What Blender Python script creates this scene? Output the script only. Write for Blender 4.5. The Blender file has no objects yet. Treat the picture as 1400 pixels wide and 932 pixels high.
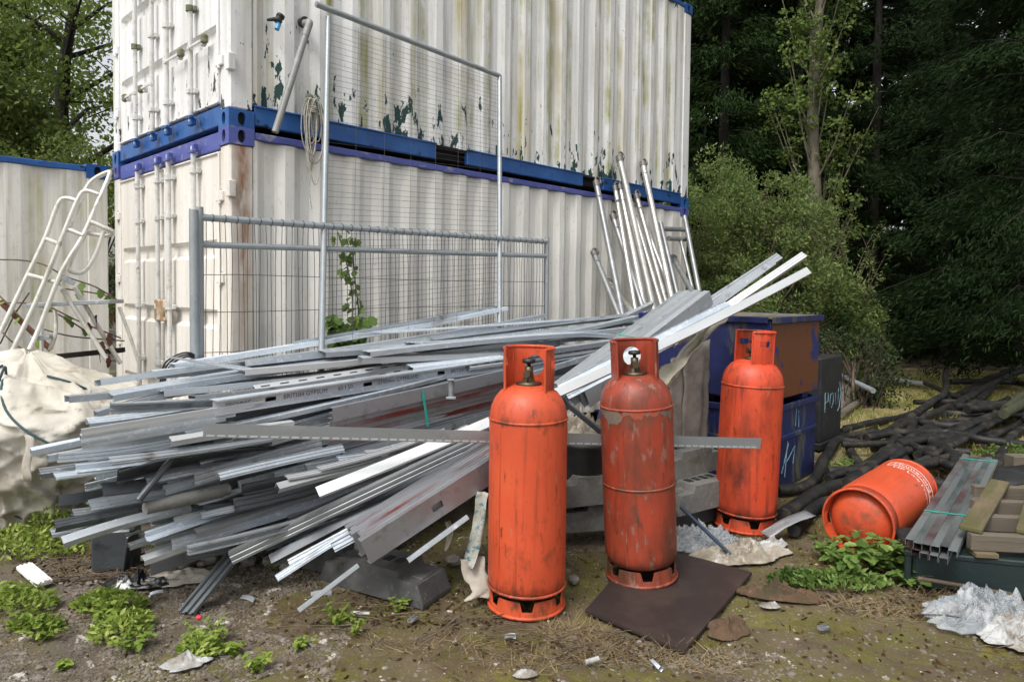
import bpy, math, random
import numpy as np
from mathutils import Vector, Matrix, noise as mnoise
from math import pi, sin, cos, radians
scene = bpy.context.scene
COL = scene.collection
V = Vector

# ---------------------------------------------------------------- camera
FPX, PIT, ROL, SHF, EYE = 934.0, .0378, .0107, -38.0, 1.546
_F = V((0, cos(PIT), -sin(PIT))); _U = V((0, sin(PIT), cos(PIT))); _X = V((1, 0, 0))
RX = _X*cos(ROL) + _U*sin(ROL); UX = -_X*sin(ROL) + _U*cos(ROL)
EYEP = V((0, 0, EYE))
cd = bpy.data.cameras.new('camera'); cam = bpy.data.objects.new('camera', cd); COL.objects.link(cam)
cd.sensor_width = 36; cd.lens = 36*FPX/1400; cd.shift_y = SHF/1400; cd.clip_start = .05; cd.clip_end = 400
cam.matrix_world = Matrix(((RX.x, UX.x, -_F.x, 0), (RX.y, UX.y, -_F.y, 0), (RX.z, UX.z, -_F.z, EYE), (0, 0, 0, 1)))
scene.camera = cam

# ---------------------------------------------------------------- sky, sun, exposure (overcast)
SUN_EL, SUN_AZ = radians(56), radians(212)      # azimuth clockwise from +Y: behind the camera, to its left
world = bpy.data.worlds.new('World'); scene.world = world; world.use_nodes = True
wn = world.node_tree.nodes; wl = world.node_tree.links; wn.clear()
sky = wn.new('ShaderNodeTexSky'); sky.sky_type = 'NISHITA'; sky.sun_disc = False
sky.sun_elevation = SUN_EL; sky.sun_rotation = SUN_AZ; sky.dust_density = 4; sky.air_density = 1.2
hs = wn.new('ShaderNodeHueSaturation'); hs.inputs['Saturation'].default_value = .22
bg = wn.new('ShaderNodeBackground'); bg.inputs['Strength'].default_value = .14
wo = wn.new('ShaderNodeOutputWorld')
wl.new(sky.outputs[0], hs.inputs['Color']); wl.new(hs.outputs[0], bg.inputs['Color']); wl.new(bg.outputs[0], wo.inputs[0])
sd = bpy.data.lights.new('sun', 'SUN'); sd.energy = 1.5; sd.angle = radians(18); sd.color = (1, .97, .92)
so = bpy.data.objects.new('sun', sd); COL.objects.link(so)
sdir = V((sin(SUN_AZ)*cos(SUN_EL), cos(SUN_AZ)*cos(SUN_EL), sin(SUN_EL)))
so.rotation_euler = sdir.to_track_quat('Z', 'Y').to_euler(); so.location = (0, -5, 12)
vs = scene.view_settings; vs.view_transform = 'Standard'; vs.look = 'None'; vs.gamma = 1; vs.use_curve_mapping = False
vs.exposure = 0.62
scene.cycles.use_adaptive_sampling = True; scene.cycles.adaptive_threshold = .025; scene.cycles.max_bounces = 6; scene.cycles.diffuse_bounces = 3; scene.cycles.glossy_bounces = 3; scene.cycles.transparent_max_bounces = 6; scene.cycles.transmission_bounces = 4

# ---------------------------------------------------------------- measuring helpers (survey of the place)
def ray(px, py): return _F*FPX + RX*(px-700) + UX*(466+SHF-py)
def at(px, py, Y):
    r = ray(px, py); return EYEP + r*(Y/r.y)
def gnd(px, py, z=0.0):
    r = ray(px, py); return EYEP + r*((z-EYE)/r.z)
TH = .7643
CU = V((sin(TH), cos(TH), 0)); CV = V((-cos(TH), sin(TH), 0)); CN = -CV
CORNER = V((-1.903, 4.605, .017)); ROTZ = math.atan2(CU.y, CU.x)
def wal(px, py, o):
    r = ray(px, py); return EYEP + r*((o - CN.dot(EYEP-CORNER))/CN.dot(r))
def pile(t, o, z): 
    p = CORNER + CU*t + CN*o; return V((p.x, p.y, z))

# ---------------------------------------------------------------- mesh builder
class MB:
    def __init__(s): s.v = []; s.f = []; s.sm = []
    def add(s, vs, fs, smooth=False):
        o = len(s.v); s.v.extend([tuple(q) for q in vs]); s.f.extend([tuple(i+o for i in f) for f in fs]); s.sm.extend([smooth]*len(fs)); return s
    def box(s, c, d, R=None, bev=.0):
        hx, hy, hz = d[0]/2, d[1]/2, d[2]/2
        if bev <= 0:
            vs = [V((x, y, z)) for x in (-hx, hx) for y in (-hy, hy) for z in (-hz, hz)]
            fs = [(0, 1, 3, 2), (4, 6, 7, 5), (0, 4, 5, 1), (2, 3, 7, 6), (0, 2, 6, 4), (1, 5, 7, 3)]
        else:
            b = min(bev, hx*.9, hy*.9, hz*.9); vs = []; idx = {}
            for sx in (-1, 1):
                for sy in (-1, 1):
                    for sz in (-1, 1):
                        for k in range(3):
                            p = [sx*(hx-b), sy*(hy-b), sz*(hz-b)]; p[k] = (sx*hx, sy*hy, sz*hz)[k]
                            idx[(sx, sy, sz, k)] = len(vs); vs.append(V(p))
            fs = []
            for k in range(3):
                a, c2 = [q for q in range(3) if q != k]
                for sg in (-1, 1):
                    q = []
                    for (i, j) in ((-1, -1), (1, -1), (1, 1), (-1, 1)):
                        t = [0, 0, 0]; t[k] = sg; t[a] = i; t[c2] = j; q.append(idx[(t[0], t[1], t[2], k)])
                    fs.append(tuple(q))
            for k in range(3):
                a, c2 = [q for q in range(3) if q != k]
                for i in (-1, 1):
                    for j in (-1, 1):
                        t = [0, 0, 0]; t[a] = i; t[c2] = j; q = []
                        for (sg, w) in ((-1, a), (1, a), (1, c2), (-1, c2)):
                            t[k] = sg; q.append(idx[(t[0], t[1], t[2], w)])
                        fs.append(tuple(q))
            for sx in (-1, 1):
                for sy in (-1, 1):
                    for sz in (-1, 1): fs.append(tuple(idx[(sx, sy, sz, k)] for k in range(3)))
        c = V(c)
        if R is not None: vs = [R @ q for q in vs]
        return s.add([q + c for q in vs], fs)
    def bar(s, a, b, w, h, bev=0, up=V((0, 0, 1))):
        a = V(a); b = V(b); d = (b-a); L = d.length; d.normalize()
        y = up.cross(d); 
        if y.length < 1e-4: y = V((0, 1, 0)).cross(d)
        y.normalize(); z = d.cross(y)
        R = Matrix((d, y, z)).transposed()
        return s.box((a+b)/2, (L, w, h), R, bev)
    def tube(s, path, r, n=8, cap=True, smooth=True):
        P = [V(p) for p in path]; N = len(P); R = r if isinstance(r, (list, tuple)) else [r]*N
        rings = []; prev = None
        for i in range(N):
            d = (P[min(i+1, N-1)] - P[max(i-1, 0)])
            if d.length < 1e-9: d = V((0, 0, 1))
            d.normalize()
            if prev is None:
                prev = V((0, 0, 1)) if abs(d.z) < .9 else V((1, 0, 0))
            x = prev - d*prev.dot(d)
            if x.length < 1e-6: x = d.orthogonal()
            x.normalize(); prev = x; y = d.cross(x)
            rings.append([P[i] + (x*cos(2*pi*k/n) + y*sin(2*pi*k/n))*R[i] for k in range(n)])
        vs = [q for rg in rings for q in rg]; fs = []
        for i in range(N-1):
            for k in range(n): fs.append((i*n+k, i*n+(k+1) % n, (i+1)*n+(k+1) % n, (i+1)*n+k))
        s.add(vs, fs, smooth)
        if cap:
            s.add(rings[0], [tuple(range(n))[::-1]]); s.add(rings[-1], [tuple(range(n))])
        return s
    def lathe(s, prof, n=32, M=None, smooth=True):
        vs = []; fs = []
        for (r, z) in prof:
            for k in range(n): vs.append(V((r*cos(2*pi*k/n), r*sin(2*pi*k/n), z)))
        for i in range(len(prof)-1):
            for k in range(n): fs.append((i*n+k, i*n+(k+1) % n, (i+1)*n+(k+1) % n, (i+1)*n+k))
        if M is not None: vs = [M @ q for q in vs]
        return s.add(vs, fs, smooth)
    def grid(s, fn, nu, nv, smooth=True):
        vs = [fn(i/nu, j/nv) for j in range(nv+1) for i in range(nu+1)]; w = nu+1
        fs = [(j*w+i, j*w+i+1, (j+1)*w+i+1, (j+1)*w+i) for j in range(nv) for i in range(nu)]
        return s.add(vs, fs, smooth)
    def build(s, name, m, parent=None, solid=0, loc=None):
        me = bpy.data.meshes.new(name); me.from_pydata(s.v, [], s.f)
        me.polygons.foreach_set('use_smooth', s.sm); me.materials.append(m); me.update()
        o = bpy.data.objects.new(name, me); COL.objects.link(o)
        if parent is not None: o.parent = parent
        if loc is not None: o.location = loc
        if solid:
            md = o.modifiers.new('solid', 'SOLIDIFY'); md.thickness = solid; md.offset = 0
        return o
def npmesh(name, verts, quads, m, parent=None, smooth=False):
    me = bpy.data.meshes.new(name); nv, nf = len(verts), len(quads); k = quads.shape[1]
    me.vertices.add(nv); me.vertices.foreach_set('co', verts.astype(np.float32).ravel())
    me.loops.add(nf*k); me.loops.foreach_set('vertex_index', quads.astype(np.int32).ravel())
    me.polygons.add(nf); me.polygons.foreach_set('loop_start', np.arange(0, nf*k, k, dtype=np.int32))
    me.polygons.foreach_set('use_smooth', np.full(nf, smooth))
    me.materials.append(m); me.update(calc_edges=True)
    o = bpy.data.objects.new(name, me); COL.objects.link(o)
    if parent is not None: o.parent = parent
    return o
def tag(o, label=None, cat=None, group=None, kind=None):
    if label: o['label'] = label
    if cat: o['category'] = cat
    if group: o['group'] = group
    if kind: o['kind'] = kind
    return o
def empty(name, loc=(0, 0, 0), rz=0, M=None):
    o = bpy.data.objects.new(name, None); COL.objects.link(o)
    if M is not None: o.matrix_basis = M
    else: o.location = loc; o.rotation_euler = (0, 0, rz)
    return o
def child_copy(src, parent, M=None):
    c = src.copy(); COL.objects.link(c); c.parent = parent
    if M is not None: c.matrix_basis = M
    return c
def fbm(p, sc=1.0, oc=3):
    return mnoise.fractal(V(p)*sc, 1.0, 2.0, oc)
def smooth_path(P, n=6):
    P = [V(p) for p in P]; out = []
    for i in range(len(P)-1):
        p0 = P[max(i-1, 0)]; p1 = P[i]; p2 = P[i+1]; p3 = P[min(i+2, len(P)-1)]
        for k in range(n):
            t = k/n
            out.append(.5*((2*p1) + (p2-p0)*t + (2*p0-5*p1+4*p2-p3)*t*t + (3*p1-p0-3*p2+p3)*t**3))
    out.append(P[-1]); return out
def frame(a, b, up=V((0, 0, 1)), roll=0.0):
    a = V(a); b = V(b); d = (b-a).normalized(); y = up.cross(d).normalized(); z = d.cross(y)
    R = Matrix((d, y, z)).transposed().to_4x4() @ Matrix.Rotation(roll, 4, 'X')
    return Matrix.Translation(a) @ R

# ---------------------------------------------------------------- materials
def mk(name, base, rough=.7, metal=0.0, layers=(), bump=None, rnd=True, spec=.5, trans=0, alpha=1, coat=0, twoside=None, vary=0):
    """layers: (colour, noise scale, lo, hi, stretch xyz, detail) mixed in turn over the base colour"""
    m = bpy.data.materials.new(name); m.use_nodes = True; nt = m.node_tree; N = nt.nodes; Lk = nt.links
    b = N['Principled BSDF']; b.inputs['Roughness'].default_value = rough; b.inputs['Metallic'].default_value = metal
    b.inputs['Specular IOR Level'].default_value = spec
    tc = N.new('ShaderNodeTexCoord'); vec = tc.outputs['Object']
    if rnd:
        oi = N.new('ShaderNodeObjectInfo'); ad = N.new('ShaderNodeVectorMath'); ad.operation = 'MULTIPLY_ADD'
        cb = N.new('ShaderNodeCombineXYZ')
        for k in range(3): Lk.new(oi.outputs['Random'], cb.inputs[k])
        Lk.new(cb.outputs[0], ad.inputs[0]); ad.inputs[1].default_value = (37, 53, 71); Lk.new(vec, ad.inputs[2]); vec = ad.outputs[0]
    rgb = N.new('ShaderNodeRGB'); rgb.outputs[0].default_value = (*base, 1); col = rgb.outputs[0]
    def nz(scale, st, det, ds=0):
        mp = N.new('ShaderNodeMapping'); mp.inputs['Scale'].default_value = st; Lk.new(vec, mp.inputs[0])
        t = N.new('ShaderNodeTexNoise'); t.inputs['Scale'].default_value = scale; t.inputs['Detail'].default_value = det; t.inputs['Roughness'].default_value = .62
        t.inputs['Distortion'].default_value = ds
        Lk.new(mp.outputs[0], t.inputs['Vector']); return t.outputs['Fac']
    for ly in layers:
        c, scale, lo, hi = ly[:4]; st = ly[4] if len(ly) > 4 else (1, 1, 1); det = ly[5] if len(ly) > 5 else 5
        mr = N.new('ShaderNodeMapRange'); mr.inputs[1].default_value = lo; mr.inputs[2].default_value = hi; mr.clamp = True
        mr.inputs[4].default_value = ly[6] if len(ly) > 6 else 1
        Lk.new(nz(scale, st, det), mr.inputs[0])
        mx = N.new('ShaderNodeMix'); mx.data_type = 'RGBA'; Lk.new(mr.outputs[0], mx.inputs[0]); Lk.new(col, mx.inputs[6]); mx.inputs[7].default_value = (*c, 1)
        col = mx.outputs[2]
    if vary:
        oi2 = N.new('ShaderNodeObjectInfo'); mr = N.new('ShaderNodeMapRange'); mr.inputs[3].default_value = 1-vary; mr.inputs[4].default_value = 1+vary
        Lk.new(oi2.outputs['Random'], mr.inputs[0]); h = N.new('ShaderNodeHueSaturation'); Lk.new(mr.outputs[0], h.inputs['Value']); Lk.new(col, h.inputs['Color']); col = h.outputs[0]
    Lk.new(col, b.inputs['Base Color'])
    m['col'] = 0
    if bump:
        bs, bst = bump[:2]; t = nz(bs, bump[2] if len(bump) > 2 else (1, 1, 1), 6)
        bp = N.new('ShaderNodeBump'); bp.inputs['Strength'].default_value = bst; bp.inputs['Distance'].default_value = bump[3] if len(bump) > 3 else .01
        Lk.new(t, bp.inputs['Height']); Lk.new(bp.outputs[0], b.inputs['Normal'])
    if trans: b.inputs['Transmission Weight'].default_value = trans
    if alpha < 1: b.inputs['Alpha'].default_value = alpha
    if coat: b.inputs['Coat Weight'].default_value = coat
    return m
def leafmat(name, c1, c2, c3=None, scale=.9, tr=.35, per_object=False):
    """leaf colour varies from clump to clump and from leaf to leaf (random per island)"""
    m = bpy.data.materials.new(name); m.use_nodes = True; N = m.node_tree.nodes; Lk = m.node_tree.links; b = N['Principled BSDF']
    ge = N.new('ShaderNodeNewGeometry'); rp = N.new('ShaderNodeValToRGB')
    e = rp.color_ramp.elements; e[0].color = (*c1, 1); e[1].color = (*c2, 1)
    if c3: q = rp.color_ramp.elements.new(.93); q.color = (*c2, 1); rp.color_ramp.elements[2].color = (*c3, 1)
    tc = N.new('ShaderNodeTexCoord'); nz = N.new('ShaderNodeTexNoise'); nz.inputs['Scale'].default_value = scale; Lk.new(tc.outputs['Object'], nz.inputs['Vector'])
    ad = N.new('ShaderNodeMath'); ad.operation = 'MULTIPLY_ADD'; Lk.new(nz.outputs['Fac'], ad.inputs[0]); ad.inputs[1].default_value = .9
    ml = N.new('ShaderNodeMath'); ml.operation = 'MULTIPLY_ADD'; Lk.new(ge.outputs['Random Per Island'], ml.inputs[0]); ml.inputs[1].default_value = .6; ml.inputs[2].default_value = -.25
    if per_object:      # leaves that are objects of their own share one mesh: vary them by object as well
        oi = N.new('ShaderNodeObjectInfo'); m2 = N.new('ShaderNodeMath'); m2.operation = 'MULTIPLY_ADD'; Lk.new(oi.outputs['Random'], m2.inputs[0]); m2.inputs[1].default_value = .75; m2.inputs[2].default_value = -.55; Lk.new(m2.outputs[0], ml.inputs[2])
    Lk.new(ml.outputs[0], ad.inputs[2]); Lk.new(ad.outputs[0], rp.inputs[0]); Lk.new(rp.outputs[0], b.inputs['Base Color'])
    b.inputs['Roughness'].default_value = .6; b.inputs['Specular IOR Level'].default_value = .25 if tr > .12 else .06
    tl = N.new('ShaderNodeBsdfTranslucent'); Lk.new(rp.outputs[0], tl.inputs[0]); mx = N.new('ShaderNodeMixShader'); mx.inputs[0].default_value = tr
    Lk.new(b.outputs[0], mx.inputs[1]); Lk.new(tl.outputs[0], mx.inputs[2]); Lk.new(mx.outputs[0], N['Material Output'].inputs[0])
    return m

def container_paint(name, base, zrange, peel=1.0, algae=1.0, peelcol=(.012, .05, .045), rust=0.0, dirt=.7):
    """old gloss paint: flaking where the wall meets the bottom rail, green algae down the corrugations, chalky dirt"""
    m = bpy.data.materials.new(name); m.use_nodes = True; nt = m.node_tree; N = nt.nodes; Lk = nt.links; b = N['Principled BSDF']
    b.inputs['Roughness'].default_value = .5; b.inputs['Specular IOR Level'].default_value = .35
    tc = N.new('ShaderNodeTexCoord'); vec = tc.outputs['Object']; sp = N.new('ShaderNodeSeparateXYZ'); Lk.new(vec, sp.inputs[0])
    def nz(scale, st, det=5, rg=.6, off=(0, 0, 0)):
        mp = N.new('ShaderNodeMapping'); mp.inputs['Scale'].default_value = st; mp.inputs['Location'].default_value = off; Lk.new(vec, mp.inputs[0])
        t = N.new('ShaderNodeTexNoise'); t.inputs['Scale'].default_value = scale; t.inputs['Detail'].default_value = det; t.inputs['Roughness'].default_value = rg
        Lk.new(mp.outputs[0], t.inputs['Vector']); return t.outputs['Fac']
    def mr(x, a, b2, c=0, d=1):
        q = N.new('ShaderNodeMapRange'); q.inputs[1].default_value = a; q.inputs[2].default_value = b2; q.inputs[3].default_value = c; q.inputs[4].default_value = d; Lk.new(x, q.inputs[0]); return q.outputs[0]
    def math_(op, a, b2):
        q = N.new('ShaderNodeMath'); q.operation = op
        for k, w in enumerate((a, b2)):
            if isinstance(w, (int, float)): q.inputs[k].default_value = w
            else: Lk.new(w, q.inputs[k])
        return q.outputs[0]
    def mix(fac, c1, c2):
        q = N.new('ShaderNodeMix'); q.data_type = 'RGBA'; Lk.new(fac, q.inputs[0])
        if isinstance(c1, tuple): q.inputs[6].default_value = (*c1, 1)
        else: Lk.new(c1, q.inputs[6])
        q.inputs[7].default_value = (*c2, 1); return q.outputs[2]
    col = mix(mr(nz(2.2, (1, 1, .5)), .35, .7), base, tuple(c*.86 for c in base))
    col = mix(mr(nz(5, (3, 3, .12), 6), .46, .72, 0, dirt), col, (.27, .245, .195))                # vertical dirt runs
    col = mix(mr(nz(28, (1, 1, .6), 7, .7), .56, .8, 0, .5), col, (.22, .2, .17))                # speckle
    if algae:
        a = math_('MULTIPLY', mr(nz(2.4, (4.6, 4.6, .10), 4), .48, .66), mr(nz(3.0, (1, 1, .8), 4), .38, .62))
        col = mix(math_('MULTIPLY', a, .8*algae), col, (.30, .30, .075))
        a2 = math_('MULTIPLY', mr(nz(1.3, (1.8, 1.8, .2), 4, .6, (5, 3, 1)), .58, .72), .5*algae)
        col = mix(a2, col, (.42, .33, .13))
    if rust:
        # one rust run below the corner casting, wandering and breaking up downwards
        dx = math_('ABSOLUTE', math_('SUBTRACT', math_('ADD', sp.outputs[0], math_('MULTIPLY', nz(4, (.2, .2, 1), 3), .10)), .145), 0)
        run = math_('MULTIPLY', mr(dx, .085, .0), mr(sp.outputs[2], .8, 2.1, .1, 1.0))
        a = math_('MULTIPLY', run, mr(nz(9, (2, 2, .5), 7), .30, .52, .25, 1.0))
        col = mix(a, col, (.22, .09, .03))
    if peel:
        z0, z1 = zrange
        low = mr(sp.outputs[2], z0, z1, .150*peel, 0.0)
        reg = mr(nz(.9, (1, 1, .35), 3, .5, (2, 7, 0)), .46, .72, 0, .06*peel)
        s = math_('ADD', math_('ADD', nz(7.5, (1.7, 1.7, .62), 8, .64), low), reg)
        pk = mr(s, .705, .712)
        edge = mr(s, .67, .70, 0, .5)
        col = mix(edge, col, (.72, .72, .7)); col = mix(pk, col, peelcol)
        bp = N.new('ShaderNodeBump'); bp.inputs['Strength'].default_value = .6; bp.inputs['Distance'].default_value = .003; bp.invert = True
        Lk.new(pk, bp.inputs['Height']); b2 = N.new('ShaderNodeBump'); b2.inputs['Strength'].default_value = .25; b2.inputs['Distance'].default_value = .006
        Lk.new(nz(14, (1, 1, .5), 6), b2.inputs['Height']); Lk.new(bp.outputs[0], b2.inputs['Normal']); Lk.new(b2.outputs[0], b.inputs['Normal'])
    else:
        b2 = N.new('ShaderNodeBump'); b2.inputs['Strength'].default_value = .3; b2.inputs['Distance'].default_value = .006
        Lk.new(nz(14, (1, 1, .5), 6), b2.inputs['Height']); Lk.new(b2.outputs[0], b.inputs['Normal'])
    Lk.new(col, b.inputs['Base Color']); return m

M = {}
M['up_side'] = container_paint('upper_side_paint', (.80, .80, .795), (.15, .9), 1.0, 1.3, dirt=.5)
M['up_end'] = container_paint('upper_end_paint', (.78, .78, .78), (.15, .9), .75, .25, (.05, .05, .05), dirt=.4)
M['lo_side'] = container_paint('lower_side_paint', (.79, .77, .73), (2.3, 2.3), 0, .2, dirt=.2)
M['lo_end'] = container_paint('lower_end_paint', (.77, .735, .685), (2.3, 2.3), 0, .2, dirt=.22)
M['lo_post'] = container_paint('lower_post_paint', (.72, .68, .62), (2.3, 2.3), 0, .2, rust=1.0, dirt=.3)
M['left_side'] = container_paint('left_side_paint', (.70, .685, .65), (2.3, 2.3), 0, .9, dirt=.5)
M['blue'] = mk('blue_gloss', (.012, .07, .25), .4, layers=[((.025, .115, .34), 4, .4, .7), ((.006, .012, .03), 9, .60, .68), ((.16, .15, .13), 30, .68, .8)], bump=(20, .3), spec=.4)
M['violet'] = mk('violet_blue_paint', (.075, .095, .33), .5, layers=[((.05, .065, .25), 3, .4, .7), ((.28, .26, .27), 14, .56, .70), ((.05, .04, .03), 8, .64, .74)], bump=(20, .3))
M['darksteel'] = mk('dark_underside', (.012, .012, .014), .8, bump=(10, .4))
M['rod'] = mk('painted_rod', (.6, .6, .58), .45, layers=[((.35, .33, .27), 12, .5, .75), ((.16, .09, .05), 25, .62, .7)], bump=(30, .2))
M['grime'] = mk('mossy_fitting', (.2, .19, .15), .8, layers=[((.10, .12, .05), 20, .4, .6)], bump=(40, .8))
M['pvc'] = mk('grey_plastic_pipe', (.24, .24, .235), .45, layers=[((.33, .33, .32), 8, .5, .7), ((.12, .12, .1), 14, .6, .8)])
M['blackrub'] = mk('black_plastic', (.015, .015, .016), .5)
M['skyplastic'] = mk('light_blue_plastic', (.05, .3, .6), .4)
M['rope'] = mk('pale_rope', (.5, .48, .42), .9, layers=[((.3, .28, .22), 40, .4, .7)])
M['galvtube'] = mk('galvanised_tube', (.33, .36, .375), .45, .4, layers=[((.28, .31, .33), 9, .4, .7), ((.42, .44, .45), 22, .58, .78)], bump=(40, .15))
M['wire'] = mk('weathered_wire', (.075, .07, .065), .6, .2)
M['galv'] = mk('galvanised_steel', (.60, .655, .70), .38, .38, layers=[((.42, .47, .525), 3, .4, .62, (.3, 2, 2)), ((.72, .75, .78), 26, .55, .7), ((.17, .165, .16), 6, .56, .75, (.25, 1, 1)), ((.30, .30, .29), 60, .6, .75)], bump=(50, .2, (1, 1, 1), .002), vary=.32)
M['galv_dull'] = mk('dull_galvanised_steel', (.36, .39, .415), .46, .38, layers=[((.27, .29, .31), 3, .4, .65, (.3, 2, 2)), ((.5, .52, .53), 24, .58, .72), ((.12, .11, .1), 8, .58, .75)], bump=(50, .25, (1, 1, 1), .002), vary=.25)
M['galv_white'] = mk('pale_zinc_steel', (.47, .485, .49), .42, .35, layers=[((.58, .6, .61), 4, .4, .7, (.3, 1, 1)), ((.4, .41, .41), 30, .62, .78)], bump=(50, .15, (1, 1, 1), .002), vary=.1)
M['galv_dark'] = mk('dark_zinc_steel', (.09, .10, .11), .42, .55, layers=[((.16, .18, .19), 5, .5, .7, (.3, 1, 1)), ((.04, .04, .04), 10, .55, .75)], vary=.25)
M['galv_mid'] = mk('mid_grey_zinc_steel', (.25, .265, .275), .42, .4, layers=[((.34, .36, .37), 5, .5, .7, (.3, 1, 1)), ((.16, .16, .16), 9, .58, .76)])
M['litter'] = leafmat('brown_leaf_litter', (.03, .018, .01), (.10, .06, .03), (.2, .14, .07), 2.0, .1)
M['galv_red'] = mk('rust_tinted_steel', (.33, .34, .36), .4, .6, layers=[((.24, .06, .05), 1.6, .50, .66, (.5, 1, 1)), ((.2, .2, .21), 14, .55, .75)], vary=.1)
M['ink'] = mk('printed_ink', (.05, .05, .09), .7)
M['white_ink'] = mk('white_print', (.75, .72, .68), .6, layers=[((.7, .12, .04), 40, .56, .62)])
M['strap'] = mk('green_strap', (.02, .36, .26), .5)
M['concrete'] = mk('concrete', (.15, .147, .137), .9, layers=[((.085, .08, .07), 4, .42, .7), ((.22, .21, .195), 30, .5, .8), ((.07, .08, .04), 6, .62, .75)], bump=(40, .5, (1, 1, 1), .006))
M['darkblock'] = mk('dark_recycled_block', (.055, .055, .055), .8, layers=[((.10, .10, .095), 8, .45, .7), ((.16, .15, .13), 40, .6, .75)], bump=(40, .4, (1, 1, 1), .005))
def grimy(m, zs, col, seed):
    """splashed dirt and rust gathering at given heights (foot, seams, shoulder) of a painted vessel"""
    N = m.node_tree.nodes; Lk = m.node_tree.links; b = N['Principled BSDF']; src = b.inputs['Base Color'].links[0].from_socket
    tc = N.new('ShaderNodeTexCoord'); sp = N.new('ShaderNodeSeparateXYZ'); Lk.new(tc.outputs['Object'], sp.inputs[0])
    for (zc, hw, amt) in zs:
        sb = N.new('ShaderNodeMath'); sb.operation = 'SUBTRACT'; Lk.new(sp.outputs[2], sb.inputs[0]); sb.inputs[1].default_value = zc
        ab = N.new('ShaderNodeMath'); ab.operation = 'ABSOLUTE'; Lk.new(sb.outputs[0], ab.inputs[0])
        mr = N.new('ShaderNodeMapRange'); mr.inputs[1].default_value = hw; mr.inputs[2].default_value = 0; mr.inputs[4].default_value = amt; Lk.new(ab.outputs[0], mr.inputs[0])
        mp = N.new('ShaderNodeMapping'); mp.inputs['Location'].default_value = (seed, seed*2, zc); mp.inputs['Scale'].default_value = (1, 1, .5); Lk.new(tc.outputs['Object'], mp.inputs[0])
        nz = N.new('ShaderNodeTexNoise'); nz.inputs['Scale'].default_value = 15; nz.inputs['Detail'].default_value = 8; nz.inputs['Roughness'].default_value = .7; Lk.new(mp.outputs[0], nz.inputs['Vector'])
        ad = N.new('ShaderNodeMath'); ad.operation = 'ADD'; Lk.new(nz.outputs['Fac'], ad.inputs[0]); Lk.new(mr.outputs[0], ad.inputs[1])
        th = N.new('ShaderNodeMapRange'); th.inputs[1].default_value = .60; th.inputs[2].default_value = .80; th.inputs[4].default_value = .85; Lk.new(ad.outputs[0], th.inputs[0])
        mx = N.new('ShaderNodeMix'); mx.data_type = 'RGBA'; Lk.new(th.outputs[0], mx.inputs[0]); Lk.new(src, mx.inputs[6]); mx.inputs[7].default_value = (*col, 1); src = mx.outputs[2]
    Lk.new(src, b.inputs['Base Color']); return m
def cylpaint(name, base, dark, scuff, amt, pale=None):
    ls = [(tuple(c*.8 for c in base), 2.5, .35, .7), ((base[0]*1.0, base[1]*1.35, base[2]*1.25), 3.3, .48, .72, (1, 1, .6), 6, .75), (dark, 4, .58-amt*.1, .80-amt*.07, (1, 1, .45), 7), (dark, 16, .54, .74, (2.5, 2.5, .12), 6, .45+amt*.3), (dark, 22, .63-amt*.05, .70, (1, 1, .4), 7, .8), (scuff, 16, .68-amt*.08, .72-amt*.06, (1.6, 1.6, .5), 8, .75)]
    return mk(name, base, .5, layers=ls, bump=(30, .2, (1, 1, 1), .003), spec=.45)
M['orange'] = cylpaint('orange_cylinder_paint', (.57, .078, .027), (.12, .03, .012), (.42, .12, .07), .45)
M['orange2'] = cylpaint('worn_red_cylinder_paint', (.34, .046, .021), (.075, .03, .017), (.22, .14, .105), 1.3)
M['orange3'] = cylpaint('sooty_orange_cylinder_paint', (.58, .062, .02), (.08, .018, .01), (.42, .10, .05), .85)
M['orange4'] = cylpaint('clean_orange_cylinder_paint', (.60, .078, .026), (.22, .045, .02), (.5, .14, .07), .15)
grimy(M['orange'], ((.10, .10, .22), (.905, .035, .20), (.30, .25, .09)), (.07, .028, .014), 3)
grimy(M['orange2'], ((.08, .12, .22), (.50, .03, .2), (.86, .12, .16)), (.085, .05, .03), 5)
grimy(M['orange3'], ((.09, .10, .26), (.905, .03, .14), (.5, .35, .07)), (.055, .022, .012), 9)
grimy(M['orange4'], ((.0, .10, .16), (.905, .03, .14)), (.16, .06, .03), 11)
M['scaleband'] = mk('bare_grey_weathered_band', (.13, .105, .085), .85, layers=[((.16, .12, .09), 14, .42, .62), ((.30, .06, .03), 9, .52, .58)], bump=(50, .6, (1, 1, 1), .004))
M['brass'] = mk('dull_brass', (.10, .08, .05), .45, .7)
M['mat'] = mk('dark_board', (.026, .018, .016), .55, layers=[((.05, .035, .028), 5, .45, .7), ((.10, .085, .07), 60, .64, .75)], bump=(25, .35, (1, 1, 1), .004))
M['binblue'] = mk('flaking_blue_paint', (.010, .019, .115), .5, layers=[((.018, .033, .16), 3, .4, .65), ((.13, .042, .015), 2.4, .435, .45, (1, 1, .7), 7), ((.08, .03, .015), 9, .62, .7)], bump=(25, .4), spec=.4)
M['binblue2'] = mk('scuffed_blue_paint', (.009, .017, .10), .55, layers=[((.007, .010, .05), 3, .42, .65), ((.10, .10, .055), 4, .55, .66, (1.6, 1.6, .5)), ((.3, .32, .33), 7, .70, .73, (2, 2, .4))], bump=(25, .3))
M['binshade'] = mk('shaded_bin_blue', (.010, .014, .10), .5, layers=[((.02, .028, .17), 3, .45, .7)])  # bin blue with shade put into its colour, not assigned
M['blackbox'] = mk('black_painted_box', (.014, .014, .015), .6, layers=[((.03, .03, .03), 6, .5, .7)], bump=(20, .3))
M['graffiti'] = mk('pale_blue_marker', (.2, .34, .40), .6, layers=[((.02, .02, .03), 30, .58, .64)])
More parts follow.
